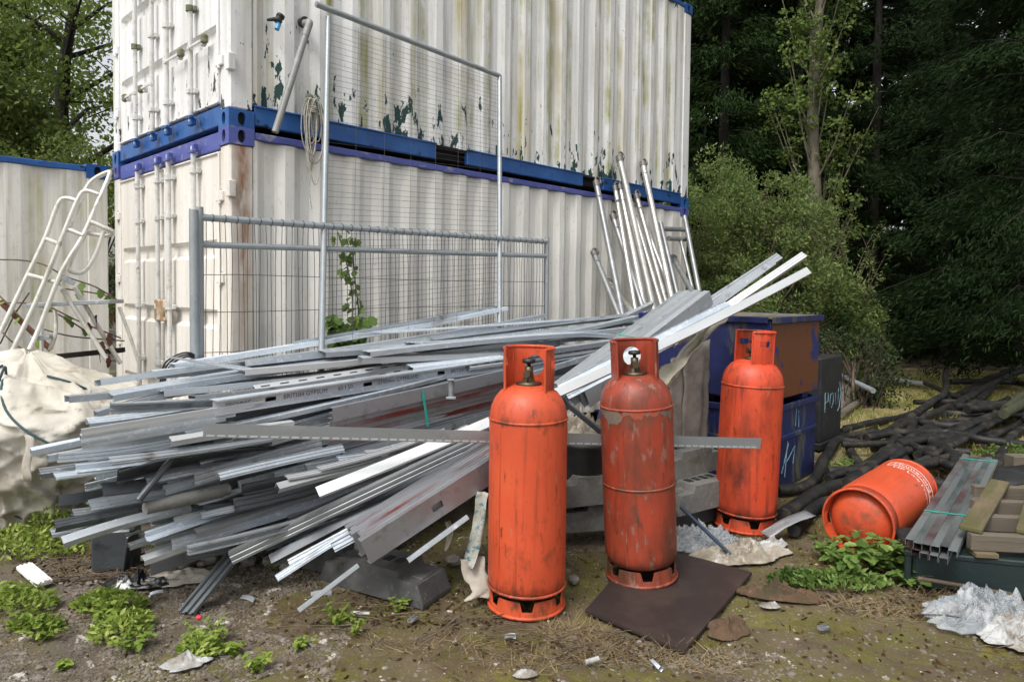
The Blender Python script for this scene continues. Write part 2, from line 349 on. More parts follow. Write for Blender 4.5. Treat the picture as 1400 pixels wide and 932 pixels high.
M['pipe'] = mk('black_drain_pipe', (.011, .011, .0115), .55, layers=[((.028, .027, .024), 4, .45, .7), ((.075, .064, .048), 7, .5, .74), ((.04, .045, .018), 5, .66, .76)], spec=.35)
M['mossypipe'] = mk('mossy_drain_pipe', (.03, .032, .018), .85, layers=[((.05, .06, .02), 5, .45, .65)], bump=(60, .5, (1, 1, 1), .004))
M['wood'] = mk('mossy_pallet_wood', (.12, .09, .05), .85, layers=[((.08, .075, .025), 3, .42, .62), ((.17, .13, .08), 9, .52, .75, (.15, 1, 1)), ((.05, .038, .025), 30, .6, .75, (.1, 1, 1))], bump=(40, .6, (.1, 1, 1), .006))
M['greywood'] = mk('grey_weathered_wood', (.125, .105, .078), .85, layers=[((.09, .075, .055), 8, .45, .7, (.15, 1, 1)), ((.05, .04, .03), 20, .62, .75, (.1, 1, 1))], bump=(40, .6, (.1, 1, 1), .006))
M['greenbox'] = mk('dark_green_panel', (.012, .022, .022), .45, layers=[((.02, .04, .038), 5, .5, .7)], bump=(30, .2))
M['ribgreen'] = mk('ribbed_zinc_strip', (.29, .32, .32), .4, .6, layers=[((.17, .10, .10), 1.4, .5, .62, (.6, 1, 1)), ((.10, .13, .13), 6, .5, .7, (.2, 1, 1)), ((.30, .33, .33), 25, .6, .75)], vary=.12)
M['canvas'] = mk('dirty_canvas_bag', (.56, .53, .465), .9, layers=[((.36, .325, .26), 2.6, .42, .7), ((.22, .19, .14), 9, .58, .74)], bump=(160, .3, (1, 1, 1), .002), rnd=False)
M['tarp'] = mk('dirty_tarpaulin', (.42, .39, .31), .75, layers=[((.26, .24, .16), 5, .42, .66), ((.14, .12, .09), 12, .6, .75)], bump=(60, .3))
M['card'] = mk('wet_cardboard', (.27, .245, .215), .9, layers=[((.15, .135, .115), 6, .42, .65), ((.33, .28, .23), 14, .6, .75)], bump=(80, .4, (1, 1, .1), .004))
M['darktape'] = mk('teal_webbing', (.02, .06, .07), .7)
M['plastic'] = mk('crumpled_clear_polythene', (.40, .44, .47), .2, layers=[((.4, .4, .38), 6, .5, .7), ((.75, .77, .79), 12, .5, .7)], trans=.1, alpha=.45, bump=(16, .9, (1, 1, 1), .03), spec=.8)
M['plasticwhite'] = mk('white_sheet_plastic', (.42, .425, .42), .4, layers=[((.22, .195, .16), 9, .46, .62)], bump=(18, .8, (1, 1, 1), .025))
M['dirtycloth'] = mk('dirty_rag', (.36, .32, .26), .9, layers=[((.17, .14, .10), 6, .4, .65), ((.52, .49, .43), 13, .55, .7)], bump=(90, .4))
M['brownrag'] = mk('brown_fabric', (.095, .055, .03), .9, layers=[((.05, .04, .018), 5, .42, .62), ((.14, .085, .05), 14, .55, .7)], bump=(120, .4))
M['blackbag'] = mk('black_polythene', (.012, .012, .013), .3, layers=[((.6, .6, .6), 7, .56, .6)], bump=(40, .4))
M['paper'] = mk('torn_paper', (.42, .39, .34), .9, layers=[((.25, .21, .16), 7, .45, .7)], bump=(50, .4))
M['printpaper'] = mk('printed_sack_paper', (.34, .34, .30), .85, layers=[((.05, .17, .22), 22, .54, .6, (1, 1, 2)), ((.2, .16, .11), 6, .55, .7)], bump=(60, .3))
M['whitestrip'] = mk('white_plastic_strip', (.7, .7, .69), .5, layers=[((.45, .42, .38), 12, .55, .72)])
M['stone'] = mk('rubble_stone', (.22, .2, .175), .9, layers=[((.12, .105, .085), 6, .42, .7), ((.33, .31, .28), 22, .55, .75)], bump=(25, .6, (1, 1, 1), .01))
M['darktwig'] = mk('dark_twig', (.035, .028, .02), .9)
M['twig'] = mk('dead_twig', (.085, .06, .04), .9, layers=[((.18, .135, .09), 14, .5, .7)])
M['bark'] = mk('grey_bark', (.15, .13, .095), .95, layers=[((.08, .07, .05), 8, .42, .65, (1, 1, .3)), ((.10, .11, .05), 5, .58, .7)], bump=(25, .8, (1, 1, .3), .02))
M['darkbark'] = mk('dark_bark', (.014, .011, .008), .95, bump=(20, .8, (1, 1, .3), .02))
M['ladder'] = mk('old_aluminium_tube', (.62, .61, .57), .4, .35, layers=[((.42, .40, .33), 10, .5, .7), ((.22, .2, .1), 8, .64, .76)])
M['rustbar'] = mk('rusty_bar', (.14, .05, .03), .8, layers=[((.2, .17, .14), 9, .55, .7)])
M['bracetube'] = mk('scaffold_brace_tube', (.52, .515, .49), .36, .65, layers=[((.38, .37, .33), 7, .45, .7), ((.66, .65, .62), 20, .55, .75), ((.2, .17, .12), 15, .63, .72)])
M['bracedark'] = mk('grey_brace_tube', (.27, .28, .285), .45, .6, layers=[((.38, .39, .39), 9, .5, .7)])
M['claw'] = mk('cast_steel_claw', (.16, .15, .14), .55, .5, layers=[((.25, .24, .22), 20, .5, .7)])
M['redpaint'] = mk('red_paint_mark', (.45, .03, .03), .5)
M['straw'] = mk('dead_grass', (.24, .18, .10), .9, layers=[((.2, .15, .08), 2, .42, .7)], rnd=False)
M['pebble'] = mk('pebbles', (.165, .14, .112), .85, layers=[((.09, .072, .052), 7, .42, .62, (1, 1, 1), 2), ((.42, .39, .35), 9, .6, .68, (1, 1, 1), 2)], rnd=False)
M['L_oak'] = leafmat('broadleaf_green', (.075, .115, .024), (.205, .275, .06), (.35, .395, .11), .5, .55)
M['L_olive'] = leafmat('hedge_olive_green', (.055, .085, .02), (.18, .24, .058), (.30, .34, .10), .8, .4)
M['L_willow'] = leafmat('willow_grey_green', (.075, .115, .03), (.225, .295, .095), (.36, .41, .17), 1.2, .4)
M['L_poplar'] = leafmat('poplar_green', (.05, .085, .018), (.165, .23, .055), (.28, .34, .11), 1.0)
M['L_ivy'] = leafmat('dark_shrub_green', (.014, .024, .008), (.045, .065, .02), (.07, .09, .03), .6, .2)
M['L_conifer'] = leafmat('conifer_green', (.004, .009, .003), (.019, .036, .011), (.04, .065, .018), .7, .08)
M['L_conifer2'] = leafmat('cypress_green', (.007, .016, .005), (.03, .054, .015), (.06, .092, .026), .7, .1)
M['L_weed'] = leafmat('fresh_weed_green', (.09, .15, .022), (.28, .37, .07), (.42, .49, .14), 3.0, .4, True)
M['L_bramble'] = leafmat('bramble_green', (.05, .10, .02), (.19, .29, .07), (.30, .39, .13), 3.0, .4, True)
M['L_grass'] = leafmat('rough_grass', (.13, .15, .035), (.30, .29, .09), (.46, .39, .2), .8, .25)
M['berry'] = mk('dried_brown_leaf', (.08, .03, .018), .8)
M['redbit'] = mk('red_scrap', (.6, .03, .04), .5)

def ground_material():
    m = bpy.data.materials.new('yard_ground'); m.use_nodes = True; nt = m.node_tree; N = nt.nodes; Lk = nt.links; b = N['Principled BSDF']
    tc = N.new('ShaderNodeTexCoord'); vec = tc.outputs['Object']; sp = N.new('ShaderNodeSeparateXYZ'); Lk.new(vec, sp.inputs[0])
    def nz(scale, det=6, rg=.62, off=(0, 0, 0)):
        mp = N.new('ShaderNodeMapping'); mp.inputs['Location'].default_value = off; Lk.new(vec, mp.inputs[0])
        t = N.new('ShaderNodeTexNoise'); t.inputs['Scale'].default_value = scale; t.inputs['Detail'].default_value = det; t.inputs['Roughness'].default_value = rg
        Lk.new(mp.outputs[0], t.inputs['Vector']); return t.outputs['Fac']
    def mr(x, a, b2, c=0, d=1):
        q = N.new('ShaderNodeMapRange'); q.inputs[1].default_value = a; q.inputs[2].default_value = b2; q.inputs[3].default_value = c; q.inputs[4].default_value = d; Lk.new(x, q.inputs[0]); return q.outputs[0]
    def mul(a, b2):
        q = N.new('ShaderNodeMath'); q.operation = 'MULTIPLY'; Lk.new(a, q.inputs[0])
        if isinstance(b2, float): q.inputs[1].default_value = b2
        else: Lk.new(b2, q.inputs[1])
        return q.outputs[0]
    def mix(fac, c1, c2):
        q = N.new('ShaderNodeMix'); q.data_type = 'RGBA'; Lk.new(fac, q.inputs[0])
        if isinstance(c1, tuple): q.inputs[6].default_value = (*c1, 1)
        else: Lk.new(c1, q.inputs[6])
        q.inputs[7].default_value = (*c2, 1); return q.outputs[2]
    col = mix(mr(nz(1.4), .36, .66), (.082, .058, .034), (.135, .102, .061))
    col = mix(mr(nz(7, 7), .5, .72, 0, .8), col, (.05, .036, .023))                         # damp dark earth
    col = mix(mul(mr(nz(2.1, 6, .6, (3, 1, 0)), .42, .58), mr(nz(16, 6), .34, .56)), col, (.098, .09, .018))   # moss film on the slab
    col = mix(mul(mr(nz(3.4, 6, .6, (8, 4, 0)), .54, .64), mr(nz(30, 5), .36, .55)), col, (.15, .135, .025))
    lft = mr(sp.outputs[0], -1.0, -1.9)                                                        # loose grey gravel in the left of the yard
    col = mix(mul(mr(nz(1.7, 5, .6, (1, 9, 0)), .40, .58), lft), col, (.105, .086, .066))
    far = mr(sp.outputs[1], 5.2, 7.5); far2 = mr(sp.outputs[1], 11.5, 14.0)
    col = mix(mul(far, mr(nz(1.2, 6), .3, .6)), col, (.34, .265, .15))                        # dry litter
    col = mix(mul(far, mr(nz(.7, 5, .6, (4, 4, 0)), .46, .62)), col, (.25, .245, .07))
    col = mix(mul(far2, mr(nz(2, 5), .2, .5)), col, (.045, .033, .022))                        # darker brown ground towards the back
    vo = N.new('ShaderNodeTexVoronoi'); vo.inputs['Scale'].default_value = 70; Lk.new(vec, vo.inputs['Vector'])
    sep = N.new('ShaderNodeSeparateColor'); Lk.new(vo.outputs['Color'], sep.inputs[0])
    grit = mul(mr(sep.outputs[0], .80, .82), mr(vo.outputs['Distance'], .34, .24))
    col = mix(mul(grit, .7), col, (.20, .175, .14))
    Lk.new(col, b.inputs['Base Color']); b.inputs['Specular IOR Level'].default_value = .45
    Lk.new(mr(nz(2.4, 5, .6, (6, 2, 0)), .38, .62, .34, .92), b.inputs['Roughness'])
    b1 = N.new('ShaderNodeBump'); b1.inputs['Strength'].default_value = .5; b1.inputs['Distance'].default_value = .02; Lk.new(nz(22, 8, .7), b1.inputs['Height'])
    b2 = N.new('ShaderNodeBump'); b2.inputs['Strength'].default_value = .7; b2.inputs['Distance'].default_value = .008; Lk.new(grit, b2.inputs['Height']); Lk.new(b1.outputs[0], b2.inputs['Normal'])
    Lk.new(b2.outputs[0], b.inputs['Normal']); return m
M['ground'] = ground_material()

# ================================================================ ground
def gz(x, y):
    d = math.hypot(x, y-4)
    return .012*fbm((x, y, 3.1), 1.1, 3) + .012*fbm((x, y, 9.1), 4.0, 2)*(1 if y < 6 else 1.6) + (.05*fbm((x, y, 1), .3, 2) if d > 6 else 0) - .012
def build_ground():
    n = 250; a = np.linspace(-1, 1, n+1); s = np.sinh(a*5.2)/np.sinh(5.2)
    xs = s*90; ys = s*90 + 4.2; mb = MB()
    vs = [(x, y, gz(x, y)) for y in ys for x in xs]; w = n+1
    fs = [(j*w+i, j*w+i+1, (j+1)*w+i+1, (j+1)*w+i) for j in range(n) for i in range(n)]
    mb.add(vs, fs, True); return tag(mb.build('ground', M['ground']), kind='structure')
build_ground()

# ================================================================ shipping containers
CL, CW, CH = 6.058, 2.438, 2.591
def ring_plate(rect, hole, mp, n=32):
    """flat plate (a0,b0,a1,b1) with a closed hole (list of n (a,b)); mp maps (a,b)->point"""
    a0, b0, a1, b1 = rect; ca = sum(h[0] for h in hole)/len(hole); cb = sum(h[1] for h in hole)/len(hole); out = []
    for (ha, hb) in hole:
        da, db = ha-ca, hb-cb; k = 1e9
        if da > 1e-9: k = min(k, (a1-ca)/da)
        if da < -1e-9: k = min(k, (a0-ca)/da)
        if db > 1e-9: k = min(k, (b1-cb)/db)
        if db < -1e-9: k = min(k, (b0-cb)/db)
        out.append((ca+da*k, cb+db*k))
    for cor in ((a0, b0), (a1, b0), (a1, b1), (a0, b1)):
        j = min(range(len(out)), key=lambda q: (out[q][0]-cor[0])**2+(out[q][1]-cor[1])**2); out[j] = cor
    N = len(hole); vs = [mp(*p) for p in out] + [mp(*p) for p in hole]
    return vs, [(i, (i+1) % N, N+(i+1) % N, N+i) for i in range(N)]
def oval(ca, cb, ra, rb, n=32, p=2.4):
    o = []
    for k in range(n):
        t = 2*pi*k/n; c, s_ = cos(t), sin(t)
        o.append((ca+ra*math.copysign(abs(c)**(2/p), c), cb+rb*math.copysign(abs(s_)**(2/p), s_)))
    return o
def casting_mesh(m):
    mb = MB(); hx, hy, hz = .089, .081, .059
    for (ax, sg) in (('x', -1), ('x', 1), ('y', -1), ('y', 1)):
        W = hy if ax == 'x' else hx
        def mp(a, b, q=0.0): return V((sg*(hx-q), a, b)) if ax == 'x' else V((a, sg*(hy-q), b))
        hole = oval(0, -.002, .027, .043, 24)
        vs, fs = ring_plate((-W, -hz, W, hz), hole, mp); mb.add(vs, fs)
        N = len(hole); v2 = [mp(*p) for p in hole] + [mp(p[0], p[1], .03) for p in hole]
        mb.add(v2, [(i, (i+1) % N, N+(i+1) % N, N+i) for i in range(N)])
    mb.add([V((x, y, z)) for z in (-hz, hz) for x, y in ((-hx, -hy), (hx, -hy), (hx, hy), (-hx, hy))], [(0, 1, 2, 3), (4, 5, 6, 7)])
    dk = MB(); dk.box((0, 0, 0), (.10, .09, .09))
    return mb, dk
def corrugated(t0, t1, z0, z1, per, dep, y0, dent, seed, nz=26, alongx=True):
    """trapezoid corrugation; returns MB grid"""
    fl = per*.26; sl = per*.24; xs = []; t = t0 + .03; xs.append((t0, 0.0))
    while t + per < t1 - .02:
        xs += [(t, 0.0), (t+sl, dep), (t+sl+fl, dep), (t+2*sl+fl, 0.0)]; t += per
    xs.append((t1, 0.0)); fine = []
    for i in range(len(xs)-1):
        fine.append(xs[i]); a, b = xs[i], xs[i+1]
        fine.append(((a[0]+b[0])/2, (a[1]+b[1])/2))
    fine.append(xs[-1]); mb = MB(); vs = []
    for j in range(nz+1):
        z = z0 + (z1-z0)*j/nz
        for (x, d) in fine:
            e = min(1, (z-z0)*5, (z1-z)*5, (x-t0)*3, (t1-x)*3); e = max(0, e)
            q = dent*e*(mnoise.noise(V((x*1.1, z*1.3, seed))) + .5*mnoise.noise(V((x*3, z*2.2, seed+4))))
            vs.append((x, y0 + d + q, z))
    w = len(fine); fs = [(j*w+i, j*w+i+1, (j+1)*w+i+1, (j+1)*w+i) for j in range(nz) for i in range(w-1)]
    mb.add(vs, fs, False); return mb
def door_leaf(y0, y1, z0, z1, grooves, frame_w=.06):
    """leaf at x=0..0.05 facing -x with stamped horizontal grooves"""
    mb = MB(); prof = [(z0, 0)]
    for (ga, gb) in grooves: prof += [(ga, 0), (ga+.028, .034), (gb-.028, .034), (gb, 0)]
    prof.append((z1, 0)); ya, yb = y0+frame_w, y1-frame_w; cols = [(y0, 0), (ya, 0), (ya+.025, 1), (yb-.025, 1), (yb, 0), (y1, 0)]
    vs = [(.012+d*k, y, z) for (z, d) in prof for (y, k) in cols]; w = len(cols)
    fs = [(j*w+i+1, j*w+i, (j+1)*w+i, (j+1)*w+i+1) for j in range(len(prof)-1) for i in range(w-1)]
    mb.add(vs, fs)
    for y in (y0, y1): mb.add([(.012, y, z0), (.06, y, z0), (.06, y, z1), (.012, y, z1)], [(0, 1, 2, 3)])
    for z in (z0, z1): mb.add([(.012, y0, z), (.012, y1, z), (.06, y1, z), (.06, y0, z)], [(0, 1, 2, 3)])
    return mb
def container(label, org, zb, side, end, post, rail, trail, doors=True, dent=.004, seed=1, rods=(1.71, 1.32, 1.01, .55), grooves=(), handles=None, per=.278, lower=False):
    E = empty('shipping_container', (org.x, org.y, zb), ROTZ); tag(E, label, 'container', 'white shipping containers')
    corrugated(.172, CL-.172, .155, CH-.07, per, .036, .014, dent, seed).build('side_wall', side, E)
    mb = MB(); mb.box((CL/2, CW-.03, CH/2), (CL-.36, .03, CH-.24)); mb.build('back_wall', side, E)
    mb = MB(); mb.box((CL-.03, CW/2, CH/2), (.03, CW-.34, CH-.26)); mb.build('end_wall', side, E)
    mb = MB(); mb.box((CL/2, CW/2, CH-.035), (CL-.2, CW-.16, .02)); mb.build('roof', side, E)
    mb = MB(); mb.box((CL/2, CW/2, .11), (CL-.4, CW-.2, .08)); mb.build('floor', M['darksteel'], E)
    # bottom rail, interrupted by the fork pockets
    for (a, b) in ((.180, 1.80), (2.16, 3.84), (4.20, CL-.18)):
        mb = MB(); mb.box(((a+b)/2, .03, .095), (b-a, .046, .13), bev=.006)
        mb.box(((a+b)/2, .012, .160), (b-a, .03, .014), bev=.003); mb.build('bottom_rail', rail, E)
    for a in (1.98, 4.02):
        mb = MB(); mb.box((a, .045, .150), (.36, .05, .02)); mb.box((a, .3, .10), (.36, .02, .12)); mb.build('fork_pocket', M['darksteel'], E)
    mb = MB(); mb.box((CL/2, .028, CH-.043), (CL-.358, .052, .05), bev=.006); mb.build('top_rail', trail, E)
    mb = MB(); mb.box((CL/2, CW-.028, CH-.045), (CL-.358, .052, .062), bev=.006); mb.build('top_rail', trail, E)
    for (x, y) in ((.088, .078), (CL-.088, .078), (.088, CW-.078), (CL-.088, CW-.078)):
        mb = MB(); mb.box((x, y, CH/2), (.166, .148, CH-.236), bev=.012)
        if x < 1 and y < 1:
            mb.box((.012, -.0, .42), (.05, .05, .11), bev=.004); mb.box((.012, .0, CH-.42), (.05, .05, .11), bev=.004)
        mb.build('corner_post', post if y < 1 else side, E)
    cm, dk = casting_mesh(rail); c0 = cm.build('corner_casting', rail, E); k0 = dk.build('socket', M['darksteel'], c0)
    first = True
    for x in (.086, CL-.086):
        for y in (.078, CW-.078):
            for z in (.059, CH-.059):
                mtx = Matrix.Translation((x, y, z))
                if first: c0.matrix_basis = mtx; first = False; continue
                c = child_copy(c0, E, mtx); child_copy(k0, c)
                if z > 1 and trail is not rail: 
                    c.data = c.data.copy(); c.data.materials[0] = trail
    # blue sills of the door end
    mb = MB(); mb.box((.045, CW/2, .092), (.07, CW-.34, .135), bev=.006); mb.build('door_sill', rail, E)
    mb = MB(); mb.box((.045, CW/2, CH-.075), (.07, CW-.34, .12), bev=.006); mb.build('door_header', trail, E)
    if not doors: return E
    mid = 1.16; leaves = []
    for (y0, y1) in ((.165, mid-.004), (mid+.004, CW-.165)):
        lf = door_leaf(y0, y1, .175, CH-.15, grooves).build('door', end, E); leaves.append(lf)
        g = MB()
        for (ya, za, yb, zb2) in ((y0+.012, .185, y1-.012, .185), (y0+.012, CH-.16, y1-.012, CH-.16), (y0+.012, .185, y0+.012, CH-.16), (y1-.012, .185, y1-.012, CH-.16)):
            g.tube([(.008, ya, za), (.008, yb, zb2)], .010, 6)
        g.build('gasket', end, lf)
        for q in range(4):
            h = MB(); yy = y0-.03 if y0 < 1 else y1+.03; h.box((.0, yy, .45+q*.56), (.03, .10, .07), bev=.006)
            h.tube([(-.008, yy, .40+q*.56), (-.008, yy, .50+q*.56)], .014, 8); h.build('hinge', end, lf)
    for i, yr in enumerate(rods):
        lf = leaves[0] if yr < mid else leaves[1]
        r = MB(); r.tube([(-.035, yr, .10), (-.035, yr, CH-.08)], .0185, 10); ro = r.build('locking_bar', M['rod'], lf)
        for zz in (.32, .9, 1.35, 2.05, 2.34):
            k = MB(); k.tube([(-.035, yr, zz-.02), (-.035, yr, zz+.02)], .030, 10); k.box((-.012, yr, zz), (.03, .085, .035), bev=.004); k.build('bracket', M['grime'] if (not lower and (zz > 1.4 or (zz == .9 and i in (0, 3)))) else M['rod'], ro)
        for zz, sg in ((.10, 1), (CH-.09, -1)):
            k = MB(); k.box((-.03, yr, zz), (.04, .07, .055), bev=.006); k.box((-.045, yr, zz+.03*sg), (.03, .10, .022), bev=.004); k.build('cam_keeper', rail if zz < 1 else trail, ro)
    if handles:
        for (ya, yb, z) in handles:
            lf = leaves[0] if ya < mid else leaves[1]
            h = MB(); h.box((-.05, (ya+yb)/2, z), (.010, abs(yb-ya), .022), bev=.003); h.box((-.04, ya, z), (.03, .04, .035), bev=.005)
            h.box((-.03, yb-.03*(1 if yb > ya else -1), z-.005), (.035, .035, .06), bev=.008); hd = h.build('handle', M['rod'], lf)
            h = MB(); h.box((-.045, yb+.02*(1 if yb > ya else -1), z), (.045, .05, .065), bev=.012); h.build('latch', M['grime'], hd)
    return E
gr = ((.55, .68), (1.05, 1.18), (1.60, 1.73), (2.08, 2.2))
UPC = container('white flaking container with bright blue bottom rail, on top of the other', CORNER, CORNER.z+CH, M['up_side'], M['up_end'], M['up_end'], M['blue'], M['blue'],
                dent=.004, seed=2, grooves=((.60, .72), (1.15, 1.27), (1.75, 1.87)), handles=((.55, .30, .62), (1.01, .72, .62), (1.32, 1.52, .52), (1.71, 1.92, .52)))
LOC = container('cream container with violet top rail, underneath the stacked container', CORNER, CORNER.z, M['lo_side'], M['lo_end'], M['lo_post'], M['violet'], M['violet'],
                dent=.016, seed=7, rods=(1.68, 1.23, .99, .51), grooves=((.62, .75), (1.21, 1.35), (1.71, 1.84)), handles=((1.23, 1.05, 1.3),), lower=True)
k = MB(); k.box((-.05, 1.12, 1.32), (.02, .26, .17), bev=.01); k.build('lock_plate', M['rustbar'] if False else mk('rusty_lock_plate', (.32, .2, .1), .85, layers=[((.5, .45, .4), 14, .5, .6)], bump=(40, .6)), LOC)
lorg = CORNER + CV*2.46 + CN*.06 - CU*(CL+.05)
LFC = container('algae-streaked white container with blue top rail behind the steps', lorg, .01, M['left_side'], M['up_end'], M['left_side'], M['blue'], M['blue'], doors=False, dent=.006, seed=12, per=.40)
# fittings fixed to the upper container (local coordinates: length, depth, height)
def to_up(p): return UPC.matrix_basis.inverted() @ V(p)
def to_lo(p): return LOC.matrix_basis.inverted() @ V(p)
a = to_up(wal(423, 32, .10)); a0 = to_up(wal(413, 32, -.02)); b = to_up(wal(376, 181, .10))
mb = MB(); mb.tube(smooth_path([a0, a0.lerp(a, .6), a + V((.0, 0, .004)), a.lerp(b, .06), a.lerp(b, .12)], 4), .026, 12)
mb.tube([a.lerp(b, .05), b], .0235, 12); wp = mb.build('waste_pipe', M['pvc'], UPC); wp['label'] = 'grey plastic waste pipe with elbow'
mb = MB(); mb.tube([a0 + V((0, .0, 0)), a0 - V((0, .05, 0))], .036, 12); mb.build('wall_collar', M['blackrub'], wp)
p = to_up(wal(376, 30, .0)); mb = MB(); mb.tube([p + V((-.05, .01, 0)), p + V((-.03, -.03, .0)), p + V((0, -.06, 0))], [.010, .014, .022], 8)
mb.lathe([(.0, -.03), (.028, -.03), (.03, -.012), (.024, -.01), (.024, .01), (.03, .012), (.028, .03), (0, .03)], 10, Matrix.Translation(p + V((0, -.06, .005))) @ Matrix.Rotation(.5, 4, 'Y'))
tp = mb.build('hose_coupling', M['blackrub'], UPC)
mb = MB(); mb.tube([p + V((0, -.06, -.02)), p + V((-.02, -.065, -.075))], .017, 10); mb.build('blue_insert', M['skyplastic'], tp)
mb = MB(); mb.lathe([(.0, 0), (.03, .004), (.028, .03), (.012, .05), (0, .05)], 12, Matrix.Translation(to_up(wal(422, 135, -.02))) @ Matrix.Rotation(pi/2, 4, 'X')); mb.build('rope_hook', M['grime'], UPC)
# rope hank hanging from the hook
rng = random.Random(4); rc = wal(423, 137, .06); mb = MB()
for i in range(11):
    w = rng.uniform(.03, .075); ln = rng.uniform(.28, .5) if i > 2 else rng.uniform(.5, .62); sx = rng.uniform(-.035, .035); pts = []
    for k in range(17):
        t = 2*pi*k/16; pts.append(rc + CU*(sx + w*sin(t)*(1 if i % 2 else .8)) + CN*(.02+.012*(i % 4)) + V((0, 0, -ln/2*(1-cos(t)) + .01*sin(3*t+i))))
    mb.tube(smooth_path(pts, 2), .0045, 5)
mb.tube(smooth_path([rc + CU*.02, rc + CU*.03 + V((0, 0, -.3)), rc + CU*.0 + V((0, 0, -.62)), rc + CU*.02 + V((0, 0, -.78))], 5), .0035, 5)
for k in range(4): mb.tube([rc + CU*-.05 + CN*.03 + V((0, 0, -.05-.012*k)), rc + CU*0 + CN*.07 + V((0, 0, -.06-.012*k)), rc + CU*.05 + CN*.03 + V((0, 0, -.05-.012*k))], .005, 5)
tag(mb.build('rope_hank', M['rope']), 'hank of pale rope hanging from the white container by the grey waste pipe', 'rope')

# ================================================================ mesh fence panels
def fence_panel(label, P, tube_r, tubes, wires_v, wires_h, wob, wr=.0016):
    """P(a,b) -> point in the panel's plane, a across, b up (metres)"""
    E = empty('mesh_fence', P(0, 0)); tag(E, label, 'fence panel', 'wire mesh fence panels'); inv = E.matrix_basis.inverted(); inv = Matrix.Translation(-V(P(0, 0)))
    for (nm, pts, r) in tubes:
        mb = MB(); mb.tube([inv @ P(*q) for q in pts], r, 12); mb.build(nm, M['galvtube'], E)
    mb = MB(); rng = random.Random(5)
    for (a, b0, b1) in wires_v:
        ph = rng.uniform(0, 6); n = 7
        mb.tube([inv @ (P(a + wob*sin(ph+3*k/n)*(0 if k in (0, n) else 1), b0+(b1-b0)*k/n) + CN*(.004+wob*.5*sin(ph*2+5*k/n))) for k in range(n+1)], wr, 4, False)
    for (b, a0, a1) in wires_h:
        ph = rng.uniform(0, 6); n = 14
        mb.tube([inv @ (P(a0+(a1-a0)*k/n, b + wob*.8*sin(ph+4*k/n)*(0 if k in (0, n) else 1)) + CN*(-.002)) for k in range(n+1)], wr, 4, False)
    tag(mb.build('wire_mesh', M['wire'], E), kind='stuff'); return E
A = wal(273, 290, .45); B = wal(748, 326, .49); fw = (V((B.x, B.y, 0))-V((A.x, A.y, 0))).length; ah, bh = A.z, B.z
def P1(a, b):   # a metres along, b height
    q = A.lerp(B, a/fw); return V((q.x, q.y, b))
zt = lambda a: ah + (bh-ah)*a/fw
tubes = [('post', [(0, .0), (0, ah+.03)], .021), ('post', [(fw, .0), (fw, bh+.01)], .021), ('top_rail', [(0, ah-.03), (fw, bh-.03)], .021), ('middle_rail', [(-.02, ah-.19), (fw, bh-.16)], .019), ('bottom_rail', [(0, .12), (fw, .12)], .019)]
F1 = fence_panel('long wire mesh fence panel standing along the container behind the metal heap', P1, .02, tubes,
    [(fw*k/84, .12, zt(fw*k/84)-.02) for k in range(1, 84)], [(h, 0, fw) for h in (.35, .62, .9, 1.14, 1.38, 1.6)], .010, .0021)
mb = MB()
for k in range(1, 42):
    q = P1(fw*k/42, zt(fw*k/42)-.03); mb.tube([q + (CU*0 + CN*cos(t)*.0235 + V((0, 0, sin(t)*.0235))) - P1(0, 0) for t in [2*pi*j/10 for j in range(11)]], .0022, 4, False)
tag(mb.build('wire_wrap', M['wire'], F1), kind='stuff')
# the stouter separate post beside it
mb = MB(); q = wal(265, 300, .50); q2 = wal(264, 287, .50); mb.tube([(q.x, q.y, 0), (q.x, q.y, q2.z)], .026, 14)
tag(mb.build('steel_post', M['galvtube']), 'stout grey tube post left of the long mesh fence panel', 'post')
# narrow panel stood on its end, leaning on the container
TA, TB = wal(449, 24, .10), wal(683, 104, .10); BA, BB = wal(440, 462, .62), wal(683, 425, .62)
def P2(a, b):
    top = TA.lerp(TB, a); bot = BA.lerp(BB, a); return bot.lerp(top, b)
RA = wal(432, 6, .10)
E2 = fence_panel('tall narrow wire mesh fence panel leaning on end against both containers', P2, .02,
    [('post', [(0, -.42), (0, 1.0)], .0205), ('post', [(1, -.55), (1, 1.0)], .0205)],
    [(k/7, -.4, 1.0) for k in range(1, 7)], [(-.4+1.4*k/74, 0, 1) for k in range(1, 74)], .003, .0011)
mb = MB(); mb.tube([RA - P2(0, 0), TB - P2(0, 0) + V((.0, 0, 0))], .0215, 12); mb.build('top_rail', M['galvtube'], E2)['label'] = 'loose top rail pulled away from the left post'

